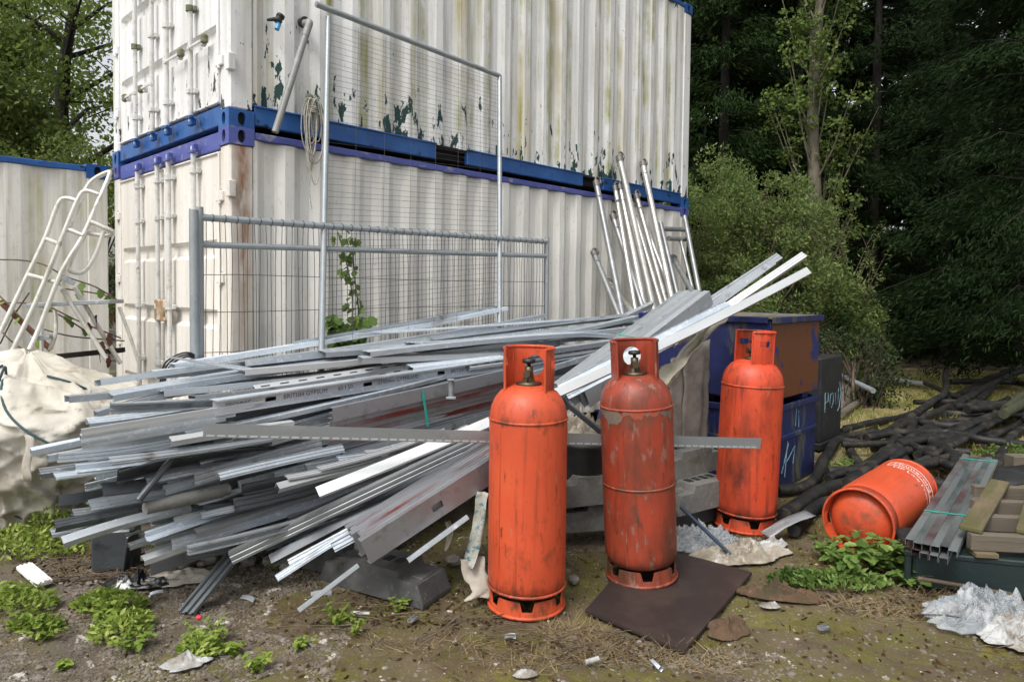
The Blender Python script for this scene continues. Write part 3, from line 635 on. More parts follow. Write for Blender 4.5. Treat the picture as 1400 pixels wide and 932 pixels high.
# ================================================================ metal studs
def prof(kind, w=.07, f=.035, lip=.008):
    h = w/2
    if kind == 'C': return [[(f, -h+lip), (f, -h), (0, -h), (0, -h*.6), (.0035, -h*.5), (.0035, -h*.36), (0, -h*.25), (0, h*.25), (.0035, h*.36), (.0035, h*.5), (0, h*.6), (0, h), (f, h), (f, h-lip)]]
    if kind == 'U': return [[(f, -h), (0, -h), (0, -h*.28), (0, h*.28), (0, h), (f, h)]]
    if kind == 'I': return [[(0, -h), (0, -h*.3), (0, h*.3), (0, h)], [(-f*.7, h-lip), (-f*.7, h), (f*.7, h), (f*.7, h-lip)], [(-f*.7, -h+lip), (-f*.7, -h), (f*.7, -h), (f*.7, -h+lip)]]
    if kind == 'L': return [[(0, h), (0, h*.0), (0, -h), (f*.5, -h-.001), (f, -h)]]
    if kind == 'F': return [[(0, -h), (.007, -h), (.007, -h*.62), (0, -h*.58), (0, -h*.2), (.004, -h*.12), (.004, h*.12), (0, h*.2), (0, h*.58), (.007, h*.62), (.007, h), (0, h)]]
    if kind == 'H': return [[(0, -h), (0, -h*.66), (f*.7, -h*.5), (f*.7, -h*.1), (f*.6, 0), (f*.7, h*.1), (f*.7, h*.5), (0, h*.66), (0, h)]]
def stud_mesh(mb, L, kind, w, f, lip, bow=(0, 0), twist=0, holes=(), kink=None, seed=0, off=(0, 0)):
    cuts = sorted(set([L*i/10 for i in range(11)] + [x for h in holes for x in (h-.03, h+.03)]))
    for pl in prof(kind, w, f, lip):
        vs = []
        for x in cuts:
            t = x/L; e = 4*t*(1-t); by, bz = bow[0]*e, bow[1]*e
            if kink and t > kink[0]: by += (t-kink[0])*L*kink[1]; bz += (t-kink[0])*L*kink[2]
            tw = twist*t; c, s_ = cos(tw), sin(tw)
            for (y, z) in pl:
                y2 = y*c - z*s_ + by + off[0]; z2 = y*s_ + z*c + bz + off[1]; vs.append((x, y2, z2))
        n = len(pl); fs = []
        for i in range(len(cuts)-1):
            hole = any(abs((cuts[i]+cuts[i+1])/2-h) < .03 for h in holes)
            for k in range(n-1):
                if hole and pl is prof and False: continue
                if hole and abs(pl[k][0]) < 1e-6 and abs(pl[k+1][0]) < 1e-6 and abs(pl[k][1]+pl[k+1][1]) < 1e-5: continue
                fs.append((i*n+k, i*n+k+1, (i+1)*n+k+1, (i+1)*n+k))
        mb.add(vs, fs)
def stud(a, b, kind='C', m='galv', roll=0, w=.07, f=.035, lip=.008, label=None, group=None, holes=(), bow=(0, 0), twist=0, kink=None, name='metal_stud', cat='metal stud', parent=None, off=(0, 0)):
    a = V(a); b = V(b); L = (b-a).length; mb = MB(); stud_mesh(mb, L, kind, w, f, lip, bow, twist, holes, kink, off=off)
    o = mb.build(name, M[m], parent, solid=.0016)
    if parent is None: o.matrix_basis = frame(a, b, roll=roll); tag(o, label, cat, group)
    return o
def lettering(txt, size, m, parent, Mx, name='lettering', ext=.0):
    cu = bpy.data.curves.new(name, 'FONT'); cu.body = txt; cu.size = size; cu.resolution_u = 2; cu.extrude = ext
    t = bpy.data.objects.new('tmp', cu); COL.objects.link(t); bpy.context.view_layer.update()
    me = bpy.data.meshes.new_from_object(t.evaluated_get(bpy.context.evaluated_depsgraph_get())); bpy.data.objects.remove(t); bpy.data.curves.remove(cu)
    me.name = name; me.materials.clear(); me.materials.append(m); o = bpy.data.objects.new(name, me); COL.objects.link(o)
    if parent is not None: o.parent = parent
    if Mx is not None: o.matrix_basis = Mx
    return o
UP90 = radians(90)
def W(x0, y0, x1, y1, o, o1=None, **k): return stud(wal(x0, y0, o), wal(x1, y1, o if o1 is None else o1), **k)
gT = 'metal studs lying on top of the heap'
lab_top = 'flat grey metal stud lying across the top of the metal heap'
# -- top of the heap: webs facing up (roll 90 deg puts the web on top)
tops = [(235, 497, 690, 424, .60, 'C', 'galv', .07), (268, 501, 745, 429, .66, 'C', 'galv', .07), (295, 508, 800, 433, .73, 'U', 'galv', .075), (133, 519, 600, 470, .80, 'C', 'galv', .09),
        (305, 497, 850, 432, .80, 'C', 'galv_dull', .07), (210, 508, 660, 455, .74, 'C', 'galv', .08), (330, 494, 893, 436, .88, 'C', 'galv', .075), (150, 538, 590, 478, .92, 'C', 'galv', .085), (91, 541, 520, 500, .86, 'C', 'galv_dull', .07),
        (440, 480, 868, 440, .96, 'U', 'galv', .08), (560, 468, 885, 445, 1.02, 'C', 'galv', .09), (330, 505, 800, 448, 1.0, 'C', 'galv_white', .07), (218, 534, 690, 470, 1.0, 'C', 'galv', .10), (262, 541, 660, 486, 1.07, 'U', 'galv_dull', .075), (500, 480, 870, 452, 1.10, 'C', 'galv', .09), (390, 500, 880, 448, .93, 'C', 'galv', .08)]
rng = random.Random(11)
KW = {'C': 'lipped channel', 'U': 'plain channel', 'F': 'ribbed strip', 'H': 'hat-section strip', 'I': 'stud', 'L': 'angle'}
MW = {'galv_mid': 'mid grey', 'galv': 'grey', 'galv_dull': 'dull grey', 'galv_dark': 'dark', 'galv_white': 'pale', 'galv_red': 'reddish'}
seen = {}
def uniq(core, where, group):
    lb = core + ' ' + where; return lb, group
for i, (x0, y0, x1, y1, o, kd, m, w) in enumerate(tops):
    wh = 'at the back edge of the heap top' if o < .7 else ('along the middle of the heap top' if o < .9 else ('on the heap top near its front edge' if x0 > 300 else 'on the heap top, its end sticking out leftwards'))
    W(x0, y0, x1, y1, o, kind=kd, m=m, roll=-UP90 + rng.uniform(-.18, .12), w=w*1.15, f=.03, bow=(rng.uniform(-.03, .03), rng.uniform(-.03, .03)), twist=rng.uniform(-.3, .3), kink=(rng.choice((.7, .82)), rng.uniform(-.06, .06), rng.uniform(-.05, .05)), label=MW[m] + (' wide ' if w > .08 else ' ') + KW[kd] + ' lying ' + wh, group=gT)
W(487, 458, 885, 430, .82, kind='F', m='galv', roll=UP90+.1, w=.06, label='pale thin strip with a pointed end on the back edge of the heap', bow=(.0, .01))
W(400, 472, 684, 421, .58, kind='L', m='galv_dull', roll=.3, w=.05, label='metal angle sticking up highest at the back of the heap before the narrow fence panel')
W(493, 488, 720, 479, 1.12, kind='U', m='galv_white', roll=-UP90+.2, w=.055, label='bright narrow channel on the heap top ending behind the front gas cylinder')
W(230, 489, 345, 507, .95, kind='F', m='galv', roll=UP90, w=.05, twist=.4, label='twisted short strip across the heap below the stout grey post')
W(800, 462, 893, 417, .85, kind='U', m='galv_dull', roll=.5, w=.06, label='short channel poking up near the blue bin top behind the heap')
W(560, 500, 890, 462, 1.16, kind='C', m='galv', roll=-UP90+.25, w=.08, label=lab_top, group=gT)
W(690, 485, 905, 455, 1.2, kind='C', m='galv_dull', roll=-UP90, w=.09, label=lab_top, group=gT)
# white perforated edges
for (x0, y0, x1, y1, o, lb) in ((396, 535, 645, 489, 1.13, 'white perforated channel above the printed stud'), (348, 530, 560, 497, 1.09, 'white slotted strip lying left of the perforated channel'), (640, 500, 830, 474, 1.22, 'white slotted strip passing behind the front gas cylinder')):
    s = W(x0, y0, x1, y1, o, kind='U', m='galv_white', roll=-UP90+.5, w=.045, f=.022, label=lb); L = (wal(x1, y1, o)-wal(x0, y0, o)).length
    mb = MB()
    for k in range(int(L/.11)): mb.box((.06+k*.11, -.002, 0), (.05, .002, .008))
    mb.build('slot_or_lit_edge', M['blackbox'], s); tag(s.children[0], kind='stuff')
# -- printed I studs, webs facing the yard
def printed(x0, y0, x1, y1, o, label, holes, texts, w=.075, kind='I'):
    a, b = wal(x0, y0, o), wal(x1, y1, o); L = (b-a).length; s = stud(a, b, kind=kind, m='galv', roll=0, w=w, f=.05, holes=holes, label=label)
    for (tx, x, sz) in texts:
        lettering(tx, sz, M['ink'], s, Matrix.Translation((x, -.0018, -sz*.32)) @ Matrix.Rotation(UP90, 4, 'X'))
    return s
printed(291, 557, 850, 472, 1.20, 'printed metal stud with square holes, uppermost of the printed studs facing the yard', (.30, .90, 1.46, 2.2), [('TECHNIC', .06, .032), ('BRITISH GYPSUM', .37, .035), ('60 I 50', .70, .035), ('2700mm GYPFRAME', .97, .035), ('BRITISH GYPSUM', 1.54, .035)])
printed(466, 545, 870, 478, 1.16, 'plain grey metal stud between the two printed studs', (.62, 1.5), [], kind='C')
printed(454, 573, 880, 500, 1.22, 'lower printed metal stud with square holes starting left of the green strap', (.28, .80, 1.6), [('TECHNIC', .05, .032), ('BRITISH GYPSUM 60 I 50', .34, .035), ('2700mm GYPFRAME', .87, .035)])
mb = MB(); q = wal(617, 530, 1.42); mb.tube([q + V((0, 0, -.065)), q + V((0, 0, .05))], .018, 12); mb.box(q + V((.0, -.012, -.06)), (.06, .03, .015), bev=.003); mb.box(q + V((0, -.012, .05)), (.045, .03, .012), bev=.003)
tag(mb.build('steel_bracket', M['galv_mid']), 'short upright steel bracket hooked on the printed studs left of the front cylinder', 'bracket')
# -- banded stack with red tint and green strap
sk = empty('stud_bundle', M=frame(wal(452, 585, 1.34), wal(720, 520, 1.34))); tag(sk, 'banded slanting bundle of nested studs with reddish tint and a green strap', 'stud bundle', 'banded bundles of studs')
for k in range(7):
    stud((0, 0, 0), (1.55+.02*(k % 3), 0, 0), 'U', 'galv_red', w=.075, f=.03, parent=sk, name='nested_stud', off=(-.03+.012*k, .075-.030*k)).rotation_euler = (.0, 0, 0)
mb = MB(); mb.box((.62, -.038, -.01), (.014, .004, .22), Matrix.Rotation(-.12, 3, 'Y')); mb.build('strap', M['strap'], sk)
# -- left ends of the heap
lab_L = 'grey metal stud end jutting from the left end of the heap'; gL = 'stud ends at the left of the heap'
lefts = [(111, 596, 300, 556, 1.15, 'U', 'galv_white', .06, -1.2), (120, 575, 330, 540, 1.05, 'C', 'galv', .07, -1.4), (130, 562, 300, 528, .98, 'C', 'galv_dull', .07, -1.4), (150, 557, 340, 545, 1.1, 'C', 'galv_dull', .06, 0), (42, 614, 300, 570, .95, 'U', 'galv', .05, -1.3), (65, 622, 320, 575, 1.05, 'C', 'galv_dull', .05, -1.5),
         (80, 626, 300, 590, 1.1, 'C', 'galv', .05, 0), (54, 644, 290, 596, 1.0, 'C', 'galv_dull', .055, -1.0), (75, 650, 330, 604, 1.12, 'F', 'galv', .07, -1.2), (105, 640, 360, 598, 1.2, 'H', 'galv', .07, -1.2), (150, 628, 420, 590, 1.28, 'F', 'galv_dull', .08, -1.1), (233, 600, 400, 575, 1.3, 'U', 'galv_white', .05, -1.3),
         (266, 655, 440, 606, 1.3, 'C', 'galv_dull', .075, 0), (300, 650, 470, 612, 1.38, 'F', 'galv', .06, -1.0), (200, 655, 400, 612, 1.22, 'C', 'galv_dull', .06, -.8), (225, 667, 400, 625, 1.2, 'U', 'galv', .05, -1.2), (123, 690, 300, 660, 1.1, 'F', 'galv', .09, -1.25), (100, 700, 290, 668, 1.05, 'C', 'galv_dull', .06, -1.2),
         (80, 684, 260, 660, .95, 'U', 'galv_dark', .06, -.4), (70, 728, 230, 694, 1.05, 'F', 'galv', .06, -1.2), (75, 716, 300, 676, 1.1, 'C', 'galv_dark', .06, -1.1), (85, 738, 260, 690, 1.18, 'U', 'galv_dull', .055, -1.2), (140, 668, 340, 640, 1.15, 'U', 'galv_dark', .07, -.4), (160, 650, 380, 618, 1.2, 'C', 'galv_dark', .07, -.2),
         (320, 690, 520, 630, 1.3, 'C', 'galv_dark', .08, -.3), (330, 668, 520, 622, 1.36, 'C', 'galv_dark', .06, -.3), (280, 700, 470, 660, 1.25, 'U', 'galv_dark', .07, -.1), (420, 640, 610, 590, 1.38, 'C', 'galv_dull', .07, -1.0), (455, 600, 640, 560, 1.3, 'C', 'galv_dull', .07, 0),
         (380, 664, 560, 620, 1.52, 'U', 'galv_white', .05, -1.1), (436, 640, 580, 598, 1.50, 'F', 'galv_white', .06, -1.1), (392, 652, 520, 622, 1.5, 'F', 'galv_white', .05, -1.1), (463, 627, 620, 590, 1.46, 'F', 'galv', .06, -1.1), (500, 617, 640, 582, 1.46, 'F', 'galv_white', .045, -1.1)]
for i, (x0, y0, x1, y1, o, kd, m, w, rl) in enumerate(lefts):
    mid = x0 > 315
    if rl > -.5 and i % 2: rl = pi
    wh = ('jutting from the middle front of the heap under the crossing angle' if mid else 'jutting left ' + ('at the top of the heap end' if y0 < 585 else ('at mid height of the heap end' if y0 < 660 else 'lowest at the heap end')))
    W(x0, y0, x1, y1, o, kind=kd, m=m, w=w*.78, f=.028, roll=rl + rng.uniform(-.2, .2), bow=(rng.uniform(-.02, .02), rng.uniform(-.03, .015)), twist=rng.uniform(-.4, .4), label=MW[m] + (' narrow ' if w < .055 else (' wide ' if w > .075 else ' ')) + KW[kd] + ' ' + wh, group='stud ends at the middle front of the heap' if mid else gL)
# many more thin stud ends packed between them
for i in range(84):
    fr = rng.random(); o = .55 + .72*rng.random(); zz = .24 + .60*fr; t0 = -1.12 + .45*rng.random() + .25*(o-.5) + (.18 if zz > .7 else 0); L = rng.uniform(1.2, 2.6); m = rng.choice(['galv', 'galv_dull', 'galv', 'galv', 'galv_white']); kd = rng.choice('CUUFFH'); w = rng.choice((.028, .035, .04, .05))
    stud(pile(t0, o, zz), pile(t0+L, o + rng.uniform(-.05, .05), zz + .085*L + rng.uniform(-.02, .03)), kind=kd, m=m, w=w, f=.025, roll=rng.choice((0, pi, -UP90, -UP90, -1.2, .4)) + rng.uniform(-.2, .2), twist=rng.uniform(-.4, .4), bow=(rng.uniform(-.03, .03), rng.uniform(-.04, .02)),
         label=MW[m] + ' slim ' + KW[kd] + ' packed into the left end of the heap, ' + ('low down' if zz < .45 else ('half way up' if zz < .65 else 'near the top')), group='slim studs packed in the left end of the heap')
for i in range(44):
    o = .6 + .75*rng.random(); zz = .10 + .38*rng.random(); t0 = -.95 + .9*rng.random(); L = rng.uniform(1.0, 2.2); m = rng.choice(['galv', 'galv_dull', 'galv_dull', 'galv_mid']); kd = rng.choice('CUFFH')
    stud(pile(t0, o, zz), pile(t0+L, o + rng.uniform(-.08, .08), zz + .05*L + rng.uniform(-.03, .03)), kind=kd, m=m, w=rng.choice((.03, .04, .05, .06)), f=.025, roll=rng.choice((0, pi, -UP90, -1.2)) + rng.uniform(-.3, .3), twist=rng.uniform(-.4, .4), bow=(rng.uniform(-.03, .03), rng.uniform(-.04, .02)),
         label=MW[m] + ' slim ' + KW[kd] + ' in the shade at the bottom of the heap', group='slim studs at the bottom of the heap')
# white ribbed cut end
sk = empty('ribbed_sheet', M=frame(wal(112, 600, 1.22), wal(290, 570, 1.22))); tag(sk, 'pale ribbed metal panel at the left end of the heap beside the bulk bag', 'metal panel')
for k in range(6): stud((0, 0, 0), (.82-.05*k, 0, 0), 'U', 'galv_white' if k < 2 else 'galv', w=.014, f=.012, parent=sk, name='rib', off=(0, .035-.0145*k))
mb = MB(); mb.tube([wal(189, 684, 1.32), wal(234, 628, 1.26)], .02, 4); tag(mb.build('dark_bar', M['galv_dark']), 'short dark channel slanting up across the left stud ends', 'metal bar')
q = MB(); q.tube([wal(198, 695, 1.3) + V((0, 0, 0)), wal(250, 683, 1.28), wal(312, 668, 1.25)], [.028, .033, .03], 10); tag(q.build('muddy_rod', M['concrete']), 'muddy grey round rod under the left stud ends', 'rod')
# -- filling of the heap
gC = 'studs inside the heap'
for i in range(46):
    o = rng.uniform(.62, 1.28); zz = rng.uniform(.16, .84); t0 = -.78 + rng.uniform(0, .5) + (.4 if zz > .6 else 0); t1 = t0 + rng.uniform(2.3, 3.2)
    if zz < .3: t0 += .35
    stud(pile(t0, o, zz), pile(t1, o + rng.uniform(-.06, .06), zz + .24 + rng.uniform(-.04, .06)), kind=rng.choice('CCUF'), m=rng.choice(['galv_dull', 'galv_dull', 'galv']), w=rng.choice((.06, .075, .09)), roll=rng.choice((0, -UP90, -UP90, .3)) + rng.uniform(-.2, .2), label='metal stud inside the heap, half hidden ' + ('under its top layer' if zz > .62 else ('at its mid height' if zz > .38 else 'near the ground')), group=gC)
# -- crossing pieces in front
s = stud(at(278, 588, 2.98), at(1040, 606, 3.98), 'L', 'galv_mid', roll=0, w=.062, f=.03, label='long perforated metal angle crossing level behind the two front cylinders')
mb = MB(); L = (at(1040, 606, 3.98)-at(278, 588, 2.98)).length
for k in range(int(L/.045)): mb.box((.03+k*.045, -.0015, -.023), (.033, .002, .008)); 
tag(mb.build('slot_or_lit_edge', M['galv_white'], s), kind='stuff')  # white dashes paint the lit edges of the perforations
stud(at(434, 672, 3.2), at(1106, 369, 4.7), 'U', 'galv_white', roll=-.75, w=.052, f=.022, label='longest pale channel sloping up across the heap, pointing furthest right', bow=(0, -.05), twist=.12)
stud(at(770, 535, 3.95), at(1000, 418, 4.62), 'F', 'galv', roll=-.9, w=.12, label='wide pale blue-grey strip beneath the upper banded bundle')
stud(at(905, 455, 4.75), at(1066, 349, 5.2), 'C', 'galv_dull', roll=-.8, w=.06, label='leftmost of three slim studs pointing up past the heap at the bushes')
stud(at(915, 462, 4.7), at(1058, 357, 5.1), 'U', 'galv_dull', roll=-.5, w=.05, label='darker slim stud tucked under the leftmost of the three pointing up', bow=(0, 0))
stud(at(920, 468, 4.6), at(1100, 347, 5.0), 'C', 'galv_white', roll=-.8, w=.05, label='middle of three slim studs pointing up past the heap at the bushes')
stud(at(765, 545, 3.8), at(822, 592, 3.75), 'U', 'galv_dark', roll=.3, w=.025, f=.015, label='thin dark bar slanting down between the two front cylinders')
# upper banded bundle
def nested(label, a, b, n, m, w, f, step, roll, straps=(), hole=None, jag=.02, extra=None):
    E = empty('stud_bundle', M=frame(a, b, roll=roll)); tag(E, label, 'stud bundle', 'banded bundles of studs'); L = (V(b)-V(a)).length
    for k in range(n):
        o = stud((0, 0, 0), (L, 0, 0), 'U', m, w=w, f=f, parent=E, name='nested_stud', off=(step[0]*k, step[1]*k), holes=((hole,) if hole and k == 0 else ())); o.location.x = rng.uniform(-jag, jag)
    for x in straps:
        s_ = MB(); s_.box((x, step[0]*n/2-.002, w/2+.004), (.006, abs(step[0]*n)+f, .003)); s_.box((x, -.004, 0), (.006, .003, w+.01)); s_.build('strap', M['strap'], E)
    return E
nested('upper banded bundle of channels rising behind the middle cylinder', at(800, 545, 4.2), at(972, 412, 4.85), 6, 'galv_dull', .15, .05, (.042, .0), .05, straps=(.62,), hole=.72)
nested('lower bundle of nested channels with rust-red side, end resting on the dark block', at(505, 752, 3.12), at(770, 580, 3.72), 8, 'galv_red', .125, .04, (.022, .002), .03, straps=(.85,), hole=.40, jag=.03)
# fan of channels in front of the heap
stud(at(315, 764, 3.3), at(650, 606, 3.72), 'C', 'galv_mid', roll=.05, w=.06, f=.04, label='long grey channel of the front fan, its tip over the dark strip on the ground', holes=())
for i, (x0, y0, x1, y1, d0, d1, kd, m, w, rl, lb) in enumerate([
    (369, 764, 640, 622, 3.35, 3.78, 'U', 'galv_dark', .05, -.9, 'dark channel of the front fan just below the long grey channel'),
    (395, 770, 655, 630, 3.3, 3.72, 'C', 'galv_dull', .045, -.9, 'thin grey channel of the front fan second below the long one'),
    (378, 790, 655, 614, 3.1, 3.68, 'F', 'galv', .03, -.6, 'thin white slotted strip of the front fan pointing at the ground'),
    (455, 748, 660, 640, 3.18, 3.6, 'F', 'galv', .05, -.9, 'short bright strip lying along the lower nested bundle'),
    (558, 766, 640, 706, 3.15, 3.3, 'U', 'galv_dull', .022, -.4, 'white strip under the lower nested bundle'),
    (408, 834, 490, 772, 2.98, 3.1, 'U', 'galv_mid', .02, -.5, 'small dark-edged channel with its tip on the ground below the dark block')]):
    stud(at(x0, y0, d0), at(x1, y1, d1), kd, m, roll=rl, w=w, f=.022, label=lb)
def strip_to_ground(pts, w, label, m='galv_dark'):
    P = smooth_path(pts, 5); mb = MB(); side = (P[-1]-P[0]).cross(V((0, 0, 1))).normalized(); up = side.cross((P[-1]-P[0]).normalized())
    pf = [(-.5, 0), (-.42, .012), (-.3, .012), (-.24, 0), (-.06, 0), (0, .012), (.1, .012), (.16, 0), (.32, 0), (.38, .012), (.46, .012), (.5, 0)]
    vs = [p + side*a*w + up*b for p in P for a, b in pf]; n = len(pf)
    mb.add(vs, [(i*n+k, i*n+k+1, (i+1)*n+k+1, (i+1)*n+k) for i in range(len(P)-1) for k in range(n-1)])
    return tag(mb.build('metal_strip', M[m], solid=.0016), label, 'metal strip')
g0 = gnd(254, 838, .006)
strip_to_ground([g0, at(300, 782, 3.28), at(338, 735, 3.5), at(372, 680, 3.8)], .095, 'dark ribbed strip bent down from the heap onto the ground')
strip_to_ground([at(345, 745, 3.75), at(378, 712, 3.85), at(408, 668, 4.0)], .08, 'dark ribbed strip leaning in the shade right of the bent one')
# ---------------------------------------------------------------- blocks under the heap
def block(label, pos, rz, L=.62, w=.22, h=.14, m='concrete', holes=4, tilt=(0, 0)):
    E = empty('ballast_block', pos, rz); E.rotation_euler = (tilt[0], tilt[1], rz); tag(E, label, 'fence foot', 'block feet for mesh fences')
    mb = MB(); n = [(-L/2, .02), (-L/2+.035, h*.72), (-L*.26, h*.75), (-L*.24, h), (L*.24, h), (L*.26, h*.75), (L/2-.035, h*.72), (L/2, .02), (L/2, 0), (-L/2, 0)]
    k = len(n); vs = [(x, -w/2 + .01*(z/h), z) for x, z in n] + [(x, w/2 - .01*(z/h), z) for x, z in n]
    mb.add(vs, [tuple(range(k)), tuple(range(2*k-1, k-1, -1))] + [(i, k+i, k+(i+1) % k, (i+1) % k) for i in range(k)]); mb.build('block_body', M[m], E)
    for i in range(holes):
        d = MB(); d.box((-L*.16+i*L*.105, 0, h+.001), (.042, .06, .006), bev=.001); d.build('socket_hole', M['blackbox'], E)
    for sx in (-1, 1):
        d = MB(); d.box((sx*L*.37, 0, h*.735), (.07, .11, .012), bev=.003); d.build('grip', M[m], E)
    return E
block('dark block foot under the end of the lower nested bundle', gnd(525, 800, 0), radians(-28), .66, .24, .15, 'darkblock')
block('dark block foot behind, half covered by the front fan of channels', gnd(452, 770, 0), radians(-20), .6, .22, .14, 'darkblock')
b2p = at(815, 706, 4.05)
block('grey concrete foot between the two front cylinders, upper one', (b2p.x, b2p.y+.1, .26), radians(20), .7, .25, .17)
block('grey concrete foot between the two front cylinders, under the upper one', (b2p.x+.1, b2p.y+.15, .09), radians(12), .7, .25, .16)
b3 = at(950, 690, 4.35)
block('grey concrete foot right of the middle cylinder, top of its stack', (b3.x+.0, b3.y+.30, .30), radians(38), .62, .24, .17)
block('grey concrete foot right of the middle cylinder, in the middle of its stack', (b3.x+.06, b3.y+.12, .135), radians(34), .66, .24, .165)
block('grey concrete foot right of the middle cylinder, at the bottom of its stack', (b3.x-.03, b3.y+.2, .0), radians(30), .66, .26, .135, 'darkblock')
# supports deep under the heap
for i, (t, o) in enumerate(((.35, .95), (1.6, 1.0), (2.6, 1.05))):
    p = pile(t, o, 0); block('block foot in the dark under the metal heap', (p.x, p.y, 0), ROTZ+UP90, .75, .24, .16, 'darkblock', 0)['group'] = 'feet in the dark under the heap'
mb = MB(); mb.box((0, 0, .11), (.20, .17, .22), Matrix.Rotation(.2, 3, 'Z'), .01); mb.box((.11, -.06, .1), (.014, .12, .2), Matrix.Rotation(.15, 3, 'Y'), .003)
g = gnd(160, 772); tag(mb.build('metal_box', M['galv_dark'], loc=g), 'dark metal box propping the left end of the heap among weeds', 'box')

# ================================================================ gas cylinders
def arc(x): return x
def gas_cylinder(label, Mx, m, collar=True, opening=0.0, seams=(.105, .905), band=False, valve=True, dome=None):
    E = empty('gas_cylinder', M=Mx); tag(E, label, 'gas cylinder', 'orange gas cylinders')
    R = .1875
    prof_ = [(0.001, .058), (.09, .062), (.14, .074), (.172, .092), (R-.001, .125), (R, .16), (R, .3), (R, .5), (R, .7), (R, .88), (R-.002, .925), (.178, .965), (.162, 1.0), (.138, 1.03), (.105, 1.052), (.06, 1.064), (.02, 1.067), (.001, 1.067)]
    if dome: prof_ = dome + prof_[4:]
    mb = MB(); mb.lathe(prof_, 56); mb.build('body', M[m], E)
    for z in seams:
        s_ = MB(); s_.lathe([(R-.003, z-.007), (R+.0035, z-.004), (R+.0045, z), (R+.0035, z+.004), (R-.003, z+.007)], 56); s_.build('weld_seam', M[m], E)
    s_ = MB(); s_.box((R*cos(opening-.5)+.0005, R*sin(opening-.5), .5), (.003, .006, .78), Matrix.Rotation(opening-.5, 3, 'Z')); s_.build('vertical_seam', M[m], E)
    # foot ring with scalloped openings
    n = 96; vs = []; hz = []
    for k in range(n):
        ph = (k/n*6) % 1; t = max(0, min(1, (abs(ph-.5)-.14)/.05)); hz.append(.034 + .046*t)
    for (r, top) in ((.183, 0), (.183, 1), (.178, 1), (.178, 0)):
        for k in range(n): 
            a = 2*pi*k/n; q = r - (.006 if top else 0); vs.append((q*cos(a), q*sin(a), hz[k] if top else 0))
    fs = [(j*n+k, j*n+(k+1) % n, ((j+1) % 4)*n+(k+1) % n, ((j+1) % 4)*n+k) for j in range(4) for k in range(n)]
    mb = MB(); mb.add(vs, fs, False); mb.lathe([(.178, 0), (.187, -.001), (.190, .006), (.187, .013), (.178, .014)], 56); mb.build('foot_ring', M[m], E)
    if band:
        vs = []; n = 140
        for k in range(n):
            a = 2*pi*k/n; lo = .872 + .045*mnoise.noise(V((cos(a)*4, sin(a)*4, 1))) + .02*mnoise.noise(V((cos(a)*11, sin(a)*11, 1))) - .06*max(0, mnoise.noise(V((cos(a)*2.2, sin(a)*2.2, 5)))); hi = .902 + .03*mnoise.noise(V((cos(a)*8, sin(a)*8, 3)))
            vs += [((R+.0012)*cos(a), (R+.0012)*sin(a), lo), ((R+.0012)*cos(a), (R+.0012)*sin(a), hi)]
        mb = MB(); mb.add(vs, [(2*k, 2*((k+1) % n), 2*((k+1) % n)+1, 2*k+1) for k in range(n)], True); mb.build('bare_band', M['scaleband'], E)
    if valve:
        mb = MB(); mb.lathe([(.0, 1.06), (.062, 1.062), (.062, 1.074), (.03, 1.078), (.024, 1.10), (.020, 1.125), (.02, 1.15), (.0, 1.152)], 16)
        a = opening; mb.tube([(0, 0, 1.118), (.05*cos(a), .05*sin(a), 1.118)], [.016, .018], 10); vl = mb.build('valve', M['brass'], E)
        mb = MB(); mb.lathe([(.0, 1.152), (.009, 1.152), (.009, 1.168), (.030, 1.168), (.033, 1.176), (.030, 1.186), (.0, 1.188)], 12); mb.build('handwheel', M['blackrub'], vl)
    if collar:
        rc, th, z0, z1 = .124, .005, 1.03, 1.238
        def cp(a0, a1, hole, nm):
            mb = MB()
            def mp(a, z, r=rc): return V((r*cos(a/rc), r*sin(a/rc), z))
            A0, A1 = a0*rc, a1*rc
            for r in (rc, rc-th):
                if hole: vs, fs = ring_plate((A0, z0, A1, z1), hole, lambda a, z: mp(a, z, r)); mb.add(vs, fs, True)
                else:
                    mb.grid(lambda u, v: mp(A0+(A1-A0)*u, z0+(z1-z0)*v, r), 10, 2)
            if hole:
                N = len(hole); mb.add([mp(*h) for h in hole]+[mp(*h, rc-th) for h in hole], [(i, (i+1) % N, N+(i+1) % N, N+i) for i in range(N)])
            pts = [mp(A0+(A1-A0)*k/14, z1, rc-.004) for k in range(15)]; mb.tube(pts, .008, 8)
            for a in (A0, A1):
                if nm == 'collar_side' : mb.tube([mp(a, z0, rc-.002), mp(a, z1, rc-.002)], .0065, 8)
            mb.build(nm, M[m], E)
        def arcs(ca, cz, ra, rz, p): return oval(ca, cz, ra, rz, 40, p)
        op = opening; cp(op+pi-.95, op+pi+.95, arcs((op+pi)*rc, 1.145, .050, .050, 2), 'collar_back')
        for sg in (-1, 1):
            c = op + sg*(pi-.95+.92)/2; hw = (pi-.95-.92)/2
            cp(c-hw, c+hw, arcs(c*rc, 1.168, .034, .019, 6), 'collar_side')
    return E
def up(pos, tilt=(0, 0), rz=0, sc=1.012): return Matrix.Translation(pos) @ Matrix.Rotation(tilt[0], 4, 'X') @ Matrix.Rotation(tilt[1], 4, 'Y') @ Matrix.Rotation(rz, 4, 'Z') @ Matrix.Scale(sc, 4)
CAMDIR = -pi/2
gas_cylinder('tall bright orange gas cylinder standing foremost on the bare ground', up(V((.085, 3.30, .0))), 'orange', opening=CAMDIR-.28)
gas_cylinder('weathered dull red gas cylinder with grey band standing on the dark board', up(V((.71, 3.61, .020)), (radians(.8), radians(-3.0))), 'orange2', opening=CAMDIR-.05, seams=(.905, .50), band=True)
gas_cylinder('sooty orange gas cylinder standing beside the blue bins', up(V((1.545, 4.44, .0)), (0, radians(1.8)), 0, 1.03), 'orange3', opening=CAMDIR-1.36)
